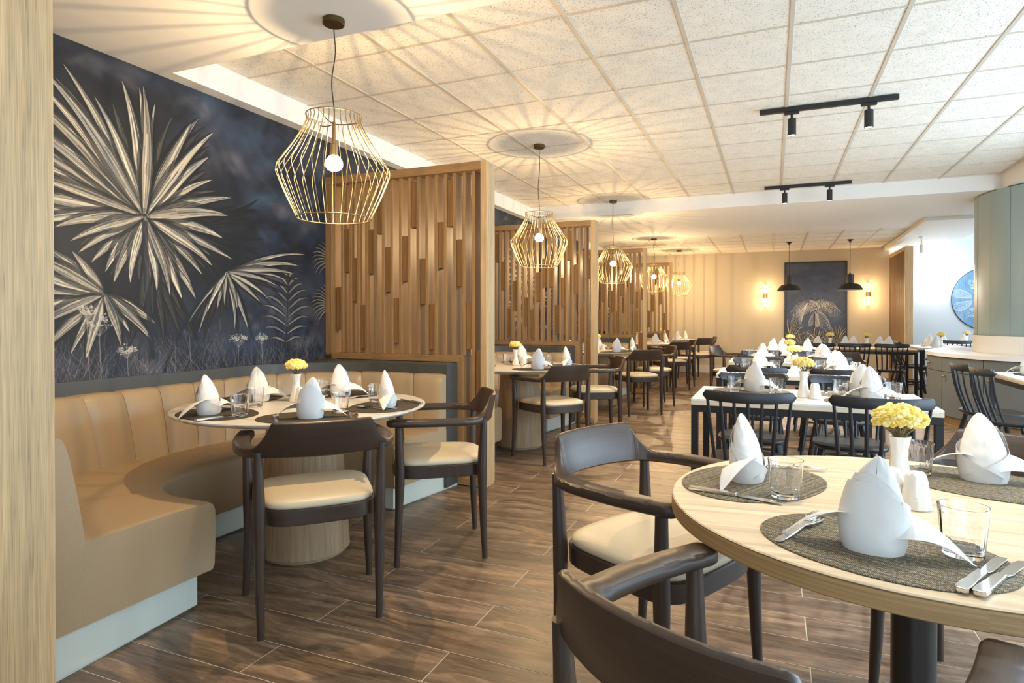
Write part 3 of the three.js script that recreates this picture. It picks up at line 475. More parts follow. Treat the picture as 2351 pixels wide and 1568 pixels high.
// ------------------------------------------------------------------ dark armchairs with cream seats
function makeArmchair() {
  const t = thing('armchair', '', 'chair');
  for (const s of [-1, 1]) {
    part('leg', bar([[s * 0.217, 0, 0.212], [s * 0.221, 0.24, 0.202], [s * 0.222, 0.45, 0.197], [s * 0.227, 0.69, 0.206]], [0.0135, 0.0185, 0.0235, 0.0165], 14), M.walnut, t);
    part('leg', bar([[s * 0.262, 0, -0.214], [s * 0.252, 0.24, -0.205], [s * 0.250, 0.44, -0.200], [s * 0.259, 0.685, -0.206]], [0.0135, 0.0185, 0.0235, 0.0170], 14), M.walnut, t);
  }
  // seat outline
  const outline = (k, y) => { const r = []; for (let i = 0; i < 56; i++) { const a = i / 56 * Math.PI * 2, c = Math.cos(a), s = Math.sin(a), q = 5, rad = Math.pow(Math.pow(Math.abs(c), q) + Math.pow(Math.abs(s), q), -1 / q), z = 0.222 * s * rad + (s > 0 ? 0.014 : -0.018) * (1 - c * c * rad * rad * 0.9), w = 0.247 - 0.075 * (z + 0.22); r.push(V(w * c * rad * k, y, z * k - 0.002)); } return r; };
  part('seat_frame', wuv(loft([outline(0.96, 0.404), outline(0.985, 0.408), outline(0.99, 0.462), outline(0.975, 0.466), outline(0.90, 0.466)], { crease: 0.6 }), 'x'), M.walnut, t);
  part('seat', wuv(loft([outline(0.90, 0.463), outline(0.955, 0.467), outline(0.968, 0.476), outline(0.955, 0.486), outline(0.90, 0.494), outline(0.75, 0.500), outline(0.45, 0.503), outline(0.1, 0.504)], { crease: 1.2 }), 'x'), M.cream, t);
  // arms and back in one sweep
  const path = new THREE.CatmullRomCurve3([[-0.252, -0.262], [-0.272, -0.13], [-0.279, 0.0], [-0.266, 0.115], [-0.220, 0.195], [-0.12, 0.243], [0, 0.258], [0.12, 0.243], [0.220, 0.195], [0.266, 0.115], [0.279, 0.0], [0.272, -0.13], [0.252, -0.262]].map(([x, z]) => V(x, 0, z)), false, 'centripetal');
  path.arcLengthDivisions = 3000; const N = 160, L = path.getLength(), rings = [], sm = (a, b, x) => { const k = Math.min(1, Math.max(0, (x - a) / (b - a))); return k * k * (3 - 2 * k); };
  for (let i = 0; i <= N; i++) {
    const u = i / N, p = path.getPointAt(u), tg = path.getTangentAt(u), n = V(-tg.z, 0, tg.x).normalize(), s = Math.abs(u - 0.5) * L;      // s: distance from the middle of the back
    if (n.dot(p) < 0) n.negate();                                                                                                         // outward
    const e = Math.min(1, Math.min(u, 1 - u) * L / 0.03), round = Math.sqrt(Math.max(0.04, 1 - (1 - e) * (1 - e)));
    const k = Math.min(1, Math.max(0, (s - 0.174) / 0.105)), rise = s < 0.174 ? 1 : Math.pow(1 - k, 2.2), arm = sm(0.19, 0.31, s);
    const top = 0.698 + 0.102 * rise, bot = 0.666 + 0.006 * (1 - round);
    const wi = (0.013 + 0.019 * arm) * round, lean = 0.026 * rise, r = 0.006;
    const at = (o, y) => p.clone().addScaledVector(n, o).setY(y), tp = top - 0.008 * (1 - round);
    const wt = wi * (1 - 0.25 * rise);
    rings.push([at(-wi + r, bot), at(-wi, bot + r), at(-wt + lean, tp - r), at(-wt + lean + r, tp), at(wt + lean - r, tp), at(wt + lean, tp - r), at(wi, bot + r), at(wi - r, bot)]);
  }
  part('back_and_arms', loft(rings, { crease: 0.9 }), M.walnut, t);
  return t;
}
const ac = makeArmchair(); ac.userData.base = 'armchair';
const CH = [
  [-1.735, 2.04, -0.73, 0.684, 'dark armchair with cream seat, its back to the camera, at the nearest booth table'],
  [-1.60, 2.83, -0.84, -0.54, 'dark armchair seen from its side at the nearest booth table beside the oak post'],
  [-1.72, 4.98, -0.80, 0.60, 'dark armchair with its back to the camera at the second booth table'],
  [-1.62, 5.98, -0.90, -0.43, 'dark armchair seen from its side at the second booth table'],
  [-1.55, 7.72, -0.62, 0.78, 'dark armchair with its back to the camera at the third booth table'],
  [-1.50, 8.62, -0.90, -0.43, 'dark armchair seen from its side at the third booth table'],
  [-1.55, 10.45, -0.70, 0.71, 'dark armchair with its back to the camera at the fourth booth table'],
  [-1.52, 11.2, -0.92, -0.38, 'dark armchair at the far side of the fourth booth table'],
  [-1.38, 12.58, -0.75, 0.66, 'dark armchair with its back to the camera beyond the last oak screen'],
  [-1.34, 13.32, -0.95, -0.2, 'dark armchair closest to the beige end wall, left of the aisle'],
  [-0.342, 1.975, 0.90, -0.43, 'dark armchair with cream seat at the left of the oak round table'],
  [-0.018, 1.035, 0.47, 0.88, 'dark armchair in the foreground, back to the camera, cut by the bottom edge'],
  [0.62, 2.25, -0.49, -0.87, 'brown armchair on the far side of the oak round table at the right edge'],
  [-0.50, 8.86, 0.95, -0.3, 'dark armchair beyond the white tables, left of the vases, facing right'],
  [0.66, 8.05, -0.2, 0.98, 'dark armchair with a solid back standing between the far white tables and the spindle chairs'],
];
CH.forEach(([x, d, fx, fd, label], i) => { if (i) copy(ac, [x, 0, d], face(fx, fd), label, 'dark armchairs'); else { ac.position.set(x, 0, -d); ac.rotation.y = face(fx, fd); tag(ac, label, 'chair', 'dark armchairs'); } });

// ------------------------------------------------------------------ oak round table in the foreground
const FT = [0.305, 1.694, 0.5466];
{
  const t = thing('round_table', 'large round oak table in the right foreground', 'table', [FT[0], 0, FT[1]]), R = FT[2];
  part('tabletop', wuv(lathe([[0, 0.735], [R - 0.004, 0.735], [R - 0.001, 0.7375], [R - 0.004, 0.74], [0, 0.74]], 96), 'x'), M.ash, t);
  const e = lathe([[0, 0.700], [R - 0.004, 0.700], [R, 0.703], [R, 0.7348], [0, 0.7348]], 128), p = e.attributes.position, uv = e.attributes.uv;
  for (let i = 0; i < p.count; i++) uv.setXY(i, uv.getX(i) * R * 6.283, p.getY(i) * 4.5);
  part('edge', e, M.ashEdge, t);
  part('column', lathe([[0.05, 0.02], [0.046, 0.04], [0.046, 0.69], [0.11, 0.695], [0.11, 0.70], [0, 0.70]], 40), M.metalBase, t);
  part('foot_plate', lathe([[0, 0], [0.235, 0], [0.24, 0.006], [0.235, 0.014], [0.06, 0.022], [0, 0.022]], 56), M.metalBase, t);
}

// ------------------------------------------------------------------ white rectangular tables and black spindle chairs
function makeRectTable(name, label, x0, x1, d0, d1, mt = M.laminate, me = M.laminateEdge, legm = M.black, g = 'white rectangular tables') {
  const cx = (x0 + x1) / 2, cd = (d0 + d1) / 2, w = (x1 - x0) / 2, l = (d1 - d0) / 2, t = thing(name, label, 'table', [cx, 0, cd], 0, g);
  part('tabletop', wuv(rbox(-w, w, 0.726, 0.74, -l, l, 0.002), 'x'), mt, t);
  part('edge_band', wuv(rbox(-w, w, 0.705, 0.7258, -l, l, 0.002), 'x'), me, t);
  for (const s of [-1, 1]) for (const q of [-1, 1]) part('leg', rbox(s > 0 ? w - 0.037 : -w + 0.001, s > 0 ? w - 0.001 : -w + 0.037, 0, 0.668, q > 0 ? l - 0.037 : -l + 0.001, q > 0 ? l - 0.001 : -l + 0.037, 0.002), legm, t);
  for (const q of [-1, 1]) part('rail', rbox(-w + 0.001, w - 0.001, 0.668, 0.7045, q > 0 ? l - 0.037 : -l + 0.001, q > 0 ? l - 0.001 : -l + 0.037, 0.002), legm, t);
  for (const s of [-1, 1]) part('rail', rbox(s > 0 ? w - 0.037 : -w + 0.001, s > 0 ? w - 0.001 : -w + 0.037, 0.668, 0.7045, -l + 0.037, l - 0.037, 0.002), legm, t);
  return t;
}
const RT = [[3.515, 4.195], [5.18, 5.86], [6.66, 7.34]];
RT.forEach(([a, b], i) => makeRectTable('dining_table', ['white rectangular table with black legs nearest the camera', 'white rectangular table in the middle of the row of three', 'white rectangular table at the far end of the row of three'][i], -0.412, 0.755, a, b));
makeRectTable('dining_table', 'dark-edged long table below the framed palm picture', 0.40, 1.86, 10.12, 10.78, M.ash, M.door, M.black, 'tables at the back');
makeRectTable('dining_table', 'pale table with black legs behind the curved cabinet, partly hidden', 2.02, 2.75, 10.85, 12.0, M.laminate, M.ash, M.black, 'tables at the back');
makeRectTable('dining_table', 'pale oak-edged table at the right edge in front of the cabinet', 1.64, 2.45, 5.2, 6.23, M.laminate, M.ash, M.black, 'tables at the back');
makeRectTable('dining_table', 'square white table behind the far end of the row of white tables', -0.15, 0.65, 8.55, 9.3, M.laminate, M.ash, M.black, 'tables at the back');
makeRectTable('dining_table', 'white table along the pale blue wall, left of the column', 2.45, 4.2, 12.3, 13.0, M.laminate, M.laminateEdge, M.black, 'tables at the back');

function makeSpindleChair() {
  const t = thing('spindle_chair', '', 'chair'), m = M.blackWood;
  const outline = (k, y) => { const r = []; for (let i = 0; i < 48; i++) { const a = i / 48 * Math.PI * 2, c = Math.cos(a), s = Math.sin(a), q = 3.2, rad = Math.pow(Math.pow(Math.abs(c), q) + Math.pow(Math.abs(s), q), -1 / q), z = 0.205 * s * rad, w = 0.208 - 0.06 * (z + 0.2) ; r.push(V(w * c * rad * k, y, z * k)); } return r; };
  part('seat', wuv(loft([outline(0.86, 0.415), outline(0.97, 0.425), outline(1, 0.438), outline(0.985, 0.447), outline(0.9, 0.448), outline(0.5, 0.441), outline(0.1, 0.439)], { crease: 0.9 }), 'x'), m, t);
  for (const s of [-1, 1]) {
    part('leg', bar([[s * 0.205, 0, -0.205], [s * 0.175, 0.22, -0.165], [s * 0.145, 0.425, -0.13]], [0.0125, 0.0175, 0.0155], 10), m, t);
    part('leg', bar([[s * 0.200, 0, 0.225], [s * 0.165, 0.22, 0.175], [s * 0.130, 0.425, 0.13]], [0.0125, 0.0175, 0.0155], 10), m, t);
    part('stretcher', bar([[s * 0.181, 0.174, -0.170], [s * 0.172, 0.174, 0.184]], [0.009, 0.009], 8), m, t);
  }
  part('stretcher', bar([[-0.176, 0.174, 0.005], [0.176, 0.174, 0.005]], [0.009, 0.009], 8), m, t);
  const seatArc = (u) => V(0.162 * u, 0.444, 0.172 - 0.045 * u * u), crest = (u) => V(0.193 * u, 0.775, 0.262 - 0.055 * u * u);
  for (let i = 0; i < 7; i++) { const u = (i - 3) / 3, a = seatArc(u), b = crest(u), mid = a.clone().lerp(b, 0.5).add(V(0, 0, 0.012)); part('spindle', bar([a.toArray(), mid.toArray(), b.toArray()], [0.0085, 0.0095, 0.0075], 8), m, t); }
  const rings = []; for (let i = 0; i <= 28; i++) { const u = -1.10 + 2.2 * i / 28, e = Math.sqrt(Math.max(0.03, 1 - Math.pow(Math.max(0, (Math.abs(u) - 0.98) / 0.12), 2))), z = 0.262 - 0.055 * u * u, h = 0.028 * e, cy = 0.79 + 0.004 * u * u, th = 0.0105, n = V(0.11 * u, 0, 0.193).normalize(); rings.push([[-th, -h + 0.004], [-th, h - 0.007], [-th + 0.005, h - 0.001], [th - 0.003, h], [th + 0.002, h - 0.006], [th, -h + 0.004], [0, -h]].map(([o, y]) => V(0.193 * u + n.x * o, cy + y, z + n.z * o + y * 0.15))); }
  part('crest_rail', loft(rings, { crease: 0.9 }), m, t);
  return t;
}
const sp = makeSpindleChair(); sp.userData.base = 'spindle_chair';
const SC = [];
RT.forEach(([a, b], i) => { const tn = ['nearest white table', 'middle white table', 'last white table'][i]; SC.push([-0.11, a - 0.03, 0, 1, `black spindle chair, back to the camera, at the left of the ${tn}`], [0.46, a - 0.03, 0, 1, `black spindle chair, back to the camera, at the right of the ${tn}`], [-0.12, b - 0.02, 0, -1, `black spindle chair facing the camera at the left of the ${tn}`], [0.42, b - 0.02, 0, -1, `black spindle chair facing the camera at the right of the ${tn}`]); });
SC.push([0.62, 10.28, 0, 1, 'leftmost black spindle chair drawn up to the long back table'], [1.08, 10.28, 0, 1, 'middle black spindle chair drawn up to the long back table'], [1.54, 10.28, 0, 1, 'rightmost black spindle chair drawn up to the long back table'],
  [2.0, 11.7, 1, 0, 'farther black spindle chair facing right at the table behind the cabinet'], [2.0, 11.2, 1, 0, 'nearer black spindle chair facing right at the table behind the cabinet'],
  [1.60, 5.98, 1, 0.05, 'black spindle chair facing right before the grey cabinet, farther of the pair'], [1.62, 5.52, 1, 0.05, 'black spindle chair facing right before the grey cabinet, nearer of the pair'],
  [2.75, 12.28, 0, 1, 'black spindle chair left of the pale wall table, behind the counter'], [3.2, 12.28, 0, 1, 'black spindle chair in the middle of the pale wall table, behind the counter'], [3.65, 12.28, 0, 1, 'black spindle chair right on the pale wall table, beside the column']);
SC.forEach(([x, d, fx, fd, label], i) => { if (i) copy(sp, [x, 0, d], face(fx, fd), label, 'black spindle chairs'); else { sp.position.set(x, 0, -d); sp.rotation.y = face(fx, fd); tag(sp, label, 'chair', 'black spindle chairs'); } });

// ------------------------------------------------------------------ table settings
function ovalMat(a, b) { const r = (k, y) => Array.from({ length: 56 }, (_, i) => { const t = i / 56 * Math.PI * 2, c = Math.cos(t), s = Math.sin(t), q = Math.pow(Math.pow(Math.abs(c), 2.15) + Math.pow(Math.abs(s), 2.15), -1 / 2.15); return V(a * c * q * k, y, b * s * q * k); }); return wuv(loft([r(0.995, 0), r(1, 0.0008), r(1, 0.0022), r(0.993, 0.003), r(0.5, 0.003)], { crease: 0.5 }), 'x'); }
const matGeo = ovalMat(0.218, 0.163);
// folded napkin: rolled pointed peak, a crossed front fold, two turned-out wings
const wr = (x, y, k) => (vn(x, y, 64, 64, k) - 0.5);
const napkinParts = (() => {
  const H = 0.180, prof = (k) => (1 + 0.16 * Math.sin(Math.PI * Math.pow(Math.min(1, k), 0.75))) * Math.pow(Math.max(0, 1 - Math.pow(k, 2.3)), 0.62);
  // a = 0 at the front (-z); a point of the hood at angle a and height y, pushed out by off
  const at = (a, y, off = 0) => { const k = y / H, w = prof(k), rx = 0.049 * w + off, rz = (0.038 * w + off) * (1 - 0.25 * k), c = Math.cos(a), s = Math.sin(a), cr = 0.0045 * k * Math.exp(-Math.pow(a / 0.10, 2)); return V(rx * s + 0.010 * k * k + 0.0022 * wr(a * 2.2 + 9, y * 60, 3), y + 0.0, -rz * c + cr + 0.014 * k * k + 0.0022 * wr(a * 2.5 + 5, y * 55, 9)); };
  const hood = sheet((u, v) => at(-Math.PI + 2 * Math.PI * u, H * (1 - Math.pow(1 - v, 1.5)), 0), 56, 34);
  const shell = (a0, a1, top, off, low = 0) => sheet((u, v) => { const a = a0 + (a1 - a0) * u, y = low + (top(u) - low) * v; return at(a, y, off * (0.35 + 0.65 * v) + 0.003 * v * v * v); }, 30, 12);
  const front = [shell(-2.2, 0.75, (u) => 0.104 - 0.088 * Math.pow(u, 1.15), 0.0030), shell(2.2, -0.75, (u) => 0.104 - 0.086 * Math.pow(u, 1.15), 0.0065)];
  const rear = [shell(1.75, 4.55, (u) => 0.088 + 0.062 * Math.sin(Math.min(1, u * 1.25) * Math.PI * 0.62), 0.0032), shell(1.70, 4.60, (u) => 0.068 + 0.066 * Math.sin(Math.min(1, u * 1.3) * Math.PI * 0.60), 0.0068)];
  const wing = (sg) => sheet((u, v) => {
    const s = 2 * u - 1, t = v, w = 0.050 * Math.pow(Math.max(0, 1 - t), 0.75) * (0.75 + 0.4 * Math.sin(Math.min(1, t * 2) * 1.57)), x = 0.032 + 0.128 * t, y = 0.058 + 0.022 * Math.sin(t * 2.6) - 0.072 * Math.pow(t, 1.5);
    return V(sg * (x - 0.012 * s * s * (1 - t)), Math.max(0.003, y + s * w * 0.62 * (1 - t) * 0.8 - 0.010 * s * s * (1 - t) + 0.005 * wr(u * 4, v * 5 + sg, 19) * t), -0.002 + s * w * 0.85 * sg * -1 + 0.010 * t);
  }, 16, 26);
  return { hood, folds: merge([...front, ...rear]), wings: [wing(-1), wing(1)] };
})();
const napProto = (() => { const t = thing('folded_napkin', '', 'napkin'); part('peak', napkinParts.hood, M.napkin, t); part('crossed_folds', napkinParts.folds, M.napkin, t); napkinParts.wings.forEach((g) => part('wing', g, M.napkin, t)); t.userData.base = 'folded_napkin'; return t; })();
const tumProto = (() => { const t = thing('water_glass', '', 'glass'); const R = 0.041, r = 0.033, h = 0.092; part('tumbler', lathe([[0, 0], [r - 0.002, 0], [r, 0.002], [R, h - 0.0006], [R - 0.0006, h], [R - 0.0016, h - 0.0003], [r + 0.0012 - 0.002, 0.016], [r - 0.006, 0.0125], [0, 0.012]], 40), M.glass, t); t.userData.base = 'water_glass'; return t; })();
function extr(pts, th, bev = 0.0006) { const s = new THREE.Shape(pts.map(([a, b]) => new THREE.Vector2(a, b))); return new THREE.ExtrudeGeometry(s, { depth: th, bevelEnabled: true, bevelThickness: bev, bevelSize: bev, bevelSegments: 2, steps: 1, curveSegments: 8 }).rotateX(-Math.PI / 2).translate(0, bev, 0); }
function arch(g, f) { const p = g.attributes.position; for (let i = 0; i < p.count; i++) p.setY(i, p.getY(i) + f(-p.getZ(i))); g.computeVertexNormals(); return g; }
// cutlery lies along +forward (the tip towards -z)
const handleP = [[-0.0042, -0.098], [-0.0068, -0.094], [-0.0078, -0.08], [-0.0065, -0.04], [-0.0036, 0.005], [0.0036, 0.005], [0.0065, -0.04], [0.0078, -0.08], [0.0068, -0.094], [0.0042, -0.098]];
const forkProto = (() => { const t = thing('fork', '', 'fork'), b = (z) => 0.001 + 0.010 * Math.exp(-Math.pow((z - 0.035) / 0.03, 2)) * 0.6 + (z > 0.06 ? (z - 0.06) * 0.05 : 0);
  part('handle', arch(extr(handleP, 0.0022), b), M.steel, t); const gs = [extr([[-0.0036, 0.003], [-0.0042, 0.02], [-0.0115, 0.036], [-0.012, 0.05], [0.012, 0.05], [0.0115, 0.036], [0.0042, 0.02], [0.0036, 0.003]], 0.0018)]; for (let i = 0; i < 4; i++) { const x = -0.0102 + i * 0.0068; gs.push(extr([[x - 0.0018, 0.049], [x - 0.0016, 0.09], [x, 0.1], [x + 0.0016, 0.09], [x + 0.0018, 0.049]], 0.0018)); } part('tines', arch(merge(gs), b), M.steel, t); t.userData.base = 'fork'; return t; })();
const knifeProto = (() => { const t = thing('table_knife', '', 'knife'); part('handle', extr([[-0.005, -0.112], [-0.0082, -0.108], [-0.0088, -0.09], [-0.0068, -0.02], [-0.0055, 0.0], [0.0055, 0.0], [0.0068, -0.02], [0.0088, -0.09], [0.0082, -0.108], [0.005, -0.112]], 0.005, 0.0016), M.steel, t); part('blade', extr([[-0.004, 0], [-0.0062, 0.012], [-0.0075, 0.03], [-0.0078, 0.085], [-0.005, 0.103], [0.002, 0.110], [0.0095, 0.108], [0.0100, 0.09], [0.0098, 0.02], [0.004, 0]], 0.0014, 0.0005).translate(0, 0.0012, 0), M.steel, t); t.userData.base = 'table_knife'; return t; })();
const spoonProto = (() => { const t = thing('spoon', '', 'spoon'), b = (z) => 0.001 + 0.010 * Math.exp(-Math.pow((z - 0.02) / 0.03, 2)) * 0.5; part('handle', arch(extr(handleP, 0.0022), b), M.steel, t);
  const bowl = sheet((u, v) => { const r = v, a = u * Math.PI * 2; return V(0.017 * r * Math.cos(a), 0.0065 + 0.007 * (r * r - 1) + 0.002, -0.045 - 0.036 * r * Math.sin(a) * -1 - 0.012); }, 24, 6); part('bowl', bowl, M.steel, t); t.userData.base = 'spoon'; return t; })();
const vaseProto = (() => { const t = thing('bud_vase', '', 'vase'); part('body', lathe([[0, 0], [0.031, 0], [0.035, 0.004], [0.0345, 0.012], [0.030, 0.03], [0.0225, 0.065], [0.019, 0.095], [0.0205, 0.12], [0.0255, 0.142], [0.0265, 0.146], [0.0245, 0.1465], [0.0195, 0.125], [0.0165, 0.095], [0, 0.092]], 36), M.china, t); t.userData.base = 'bud_vase'; return t; })();
const shakerProto = (() => { const t = thing('salt_shaker', '', 'shaker'), pts = [[0, 0], [0.030, 0], [0.0325, 0.003]]; for (let i = 0; i <= 22; i++) { const k = i / 22; pts.push([0.0325 - 0.0105 * k - 0.0022 * Math.pow(k, 6) + 0.0005 * Math.sin(i * 1.9), 0.004 + 0.076 * k]); } pts.push([0.017, 0.0835], [0.010, 0.085], [0, 0.085]); part('body', lathe(pts, 36), M.china, t); t.userData.base = 'salt_shaker'; return t; })();
function makeBunch(n, R, each) {
  const t = thing('dried_flower_bunch', '', 'flowers'), pet = [[], [], []], stems = [];
  const blob = new THREE.IcosahedronGeometry(1, 1); { const p = blob.attributes.position; for (let i = 0; i < p.count; i++) { const k = 1 + 0.22 * Math.sin(p.getX(i) * 9 + p.getY(i) * 7) * Math.cos(p.getZ(i) * 8); p.setXYZ(i, p.getX(i) * k, p.getY(i) * k, p.getZ(i) * k); } blob.computeVertexNormals(); }
  for (let i = 0; i < n; i++) {
    const th = Math.acos(1 - (i + 0.5) / n * 1.28), ph = i * 2.39996, q = R * rr(0.86, 1.06), c = V(q * Math.sin(th) * Math.cos(ph), 0.045 + q * Math.cos(th) * 0.62, q * Math.sin(th) * Math.sin(ph)), s = each ? rr(0.0058, 0.0086) : rr(0.008, 0.012);
    if (each) { const m = part('bloom', blob, M.petal[i % 3], t); m.position.copy(c); m.scale.set(s, s * rr(0.8, 1.1), s); m.rotation.set(rnd() * 6, rnd() * 6, 0); }
    else pet[i % 3].push(blob.clone().scale(s, s, s).translate(c.x, c.y, c.z));
    if (i % 3 === 0) stems.push(tube([[rr(-0.006, 0.006), -0.05, rr(-0.006, 0.006)], [c.x * 0.18, 0.0, c.z * 0.18], [c.x * 0.8, c.y * 0.78, c.z * 0.8]], 0.0011, 8, 5));
  }
  if (!each) pet.forEach((l, k) => { const m = part('blooms', merge(l), M.petal[k], t); m.userData.kind = 'stuff'; });
  const st = part('stems', merge(stems), M.stem, t); st.userData.kind = 'stuff'; t.userData.base = 'dried_flower_bunch'; return t;
}
const bunchNear = makeBunch(210, 0.056, true), bunchFar = makeBunch(90, 0.048, false);
const seen = new Set();
function put(proto, [x, y, d], turn, label, group) { if (!seen.has(proto)) { seen.add(proto); proto.position.set(x, y, -d); proto.rotation.y = turn; proto.userData = { base: proto.userData.base, label, category: proto.userData.category }; if (group) proto.userData.group = group; return proto; } return copy(proto, [x, y, d], turn, label, group); }
const YT = 0.7402, YM = YT + 0.0032;
function mat(x, d, fx, fd, label, m) { const o = new THREE.Mesh(matGeo, m); o.name = numbered('placemat'); o.position.set(x, YT, -d); o.rotation.y = face(fx, fd); scene.add(o); tag(o, label, 'placemat', 'woven placemats'); }
const nap = (x, d, turn, label, y = YM) => put(napProto, [x, y, d], turn, label, 'folded napkins');
const glass = (x, d, label, y = YM) => put(tumProto, [x, y, d], rnd() * 6, label, 'water glasses');
const along = (proto, a, b, label, y = YM) => put(proto, [(a[0] + b[0]) / 2, y, (a[1] + b[1]) / 2], face(b[0] - a[0], b[1] - a[1]), label, 'table cutlery');
function vase(x, d, where, bunch = bunchFar, y = YT) { put(vaseProto, [x, y, d], 0, `slim white vase ${where}`, 'bud vases'); put(bunch, [x, y + 0.142, d], rnd() * 6, `yellow dried flowers in the vase ${where}`, 'yellow flowers'); }
const shaker = (x, d, label, y = YT) => put(shakerProto, [x, y, d], rnd() * 6, label, 'shakers');

// foreground oak table
mat(-0.045, 1.785, 0.89, -0.45, 'woven placemat at the left seat of the oak table', M.mat);
mat(0.188, 1.365, 0.45, 0.89, 'woven placemat at the front seat of the oak table', M.mat);
mat(0.515, 1.995, -0.49, -0.87, 'woven placemat at the far seat of the oak table', M.mat);
nap(-0.062, 1.79, face(0, -1) + 1.25, 'white napkin seen from its side at the left seat of the oak table');
nap(0.175, 1.345, face(0.16, 0.99), 'large white napkin with spread wings at the front of the oak table');
nap(0.525, 2.03, face(-0.25, -0.97), 'white napkin with crossed folds at the right of the oak table');
glass(0.03, 1.655, 'empty water glass at the left seat of the oak table');
glass(0.325, 1.375, 'large empty water glass right of the front napkin on the oak table');
glass(0.372, 2.03, 'water glass behind the vase on the oak table');
vase(0.292, 1.80, 'on the oak round table', bunchNear);
shaker(0.307, 1.685, 'ribbed white shaker beside the vase on the oak table');
shaker(0.262, 1.712, 'second white shaker half hidden behind the front napkin on the oak table');
along(forkProto, [0.008, 1.31], [0.095, 1.495], 'fork nearer the table edge at the front seat of the oak table');
along(forkProto, [0.022, 1.36], [0.103, 1.545], 'fork nearer the napkin at the front seat of the oak table');
along(knifeProto, [0.279, 1.188], [0.384, 1.38], 'left of two knives at the front seat of the oak table');
along(knifeProto, [0.301, 1.184], [0.412, 1.372], 'right of two knives at the front seat of the oak table');
along(knifeProto, [-0.187, 1.636], [0.02, 1.592], 'knife lying before the side-on napkin on the oak table');
along(forkProto, [-0.05, 1.945], [0.14, 1.985], 'fork behind the side-on napkin on the oak table');
// nearest booth
{
  const [cx, cd] = TB[0], seats = [[-2.36, 2.08, 'left'], [-2.52, 2.52, 'back left'], [-1.87, 2.155, 'front'], [-2.26, 2.86, 'back right'], [-1.78, 2.60, 'right']];
  for (const [x, d, n] of seats) { const fx = cx - x, fd = cd - d, l = Math.hypot(fx, fd), ux = fx / l, ud = fd / l; mat(cx - ux * 0.43, cd - ud * 0.43, ux, ud, `dark woven placemat at the ${n} seat of the nearest booth table`, M.matDark); }
  nap(-2.372, 2.075, face(0.66, -0.75) + 0.9, 'white napkin leaning left at the left seat of the nearest booth table');
  nap(-2.50, 2.50, face(0.70, -0.71), 'white napkin at the back left of the nearest booth table, before the bench');
  nap(-1.868, 2.165, face(-0.66, 0.75), 'white napkin with spread wings at the front of the nearest booth table');
  nap(-2.235, 2.84, face(0.62, -0.78), 'white napkin with one wing raised at the back of the nearest booth table');
  nap(-1.765, 2.605, face(0.56, -0.83) + 1.5, 'narrow white napkin at the right end of the nearest booth table');
  glass(-2.20, 2.09, 'water glass right of the left napkin in the nearest booth'); glass(-2.365, 2.345, 'water glass before the back left napkin in the nearest booth'); glass(-1.845, 2.34, 'water glass right of the front napkin in the nearest booth');
  glass(-2.31, 2.77, 'water glass left of the back napkin in the nearest booth'); glass(-1.915, 2.715, 'water glass left of the narrow napkin in the nearest booth');
  vase(-2.315, 2.575, 'on the nearest booth table'); shaker(-2.255, 2.545, 'white shaker beside the vase in the nearest booth');
  along(knifeProto, [-2.255, 1.925], [-2.185, 2.10], 'knife on the left mat of the nearest booth table'); along(forkProto, [-2.50, 2.08], [-2.40, 2.25], 'fork on the left mat of the nearest booth table');
  along(forkProto, [-1.905, 2.00], [-2.03, 2.13], 'fork left of the front napkin in the nearest booth'); along(spoonProto, [-1.625, 2.175], [-1.74, 2.30], 'spoon right of the front napkin in the nearest booth'); along(knifeProto, [-1.66, 2.19], [-1.78, 2.33], 'knife right of the front napkin in the nearest booth');
  along(forkProto, [-1.66, 2.53], [-1.86, 2.54], 'fork on the right mat of the nearest booth table'); along(spoonProto, [-1.68, 2.49], [-1.88, 2.50], 'spoon on the right mat of the nearest booth table'); along(knifeProto, [-1.66, 2.74], [-1.83, 2.83], 'knife on the right mat of the nearest booth table');
  along(forkProto, [-2.60, 2.66], [-2.42, 2.72], 'fork on the back left mat of the nearest booth table'); along(forkProto, [-2.09, 2.95], [-2.12, 2.78], 'fork on the back mat of the nearest booth table');
}
// further booths
TB.slice(1).forEach(([cx, cd], k) => {
  const bn = boothNames[k + 1], set = [[0.30, -0.33, 'front'], [0.42, 0.12, 'right'], [-0.12, 0.36, 'back'], [-0.38, -0.22, 'left']];
  set.forEach(([ox, od, n], j) => { if (k > 1 && j === 3) return; const l = Math.hypot(ox, od), ux = -ox / l, ud = -od / l; if (k < 2) mat(cx - ux * 0.43, cd - ud * 0.43, ux, ud, `dark woven placemat at the ${n} of the ${bn} table`, M.matDark); nap(cx + ox, cd + od, face(0.42, -0.9) + [3.1, 1.3, 0.1, 0.3][j], `white napkin at the ${n} of the ${bn} table`, k < 2 ? YM : YT); if (k < 3) glass(cx + ox * 0.62 + ud * 0.14, cd + od * 0.62 - ux * 0.14, `water glass at the ${n} of the ${bn} table`, k < 2 ? YM : YT); });
  vase(cx - 0.06, cd + 0.04, `on the ${bn} table`); shaker(cx + 0.05, cd - 0.03, `white shaker on the ${bn} table`);
});
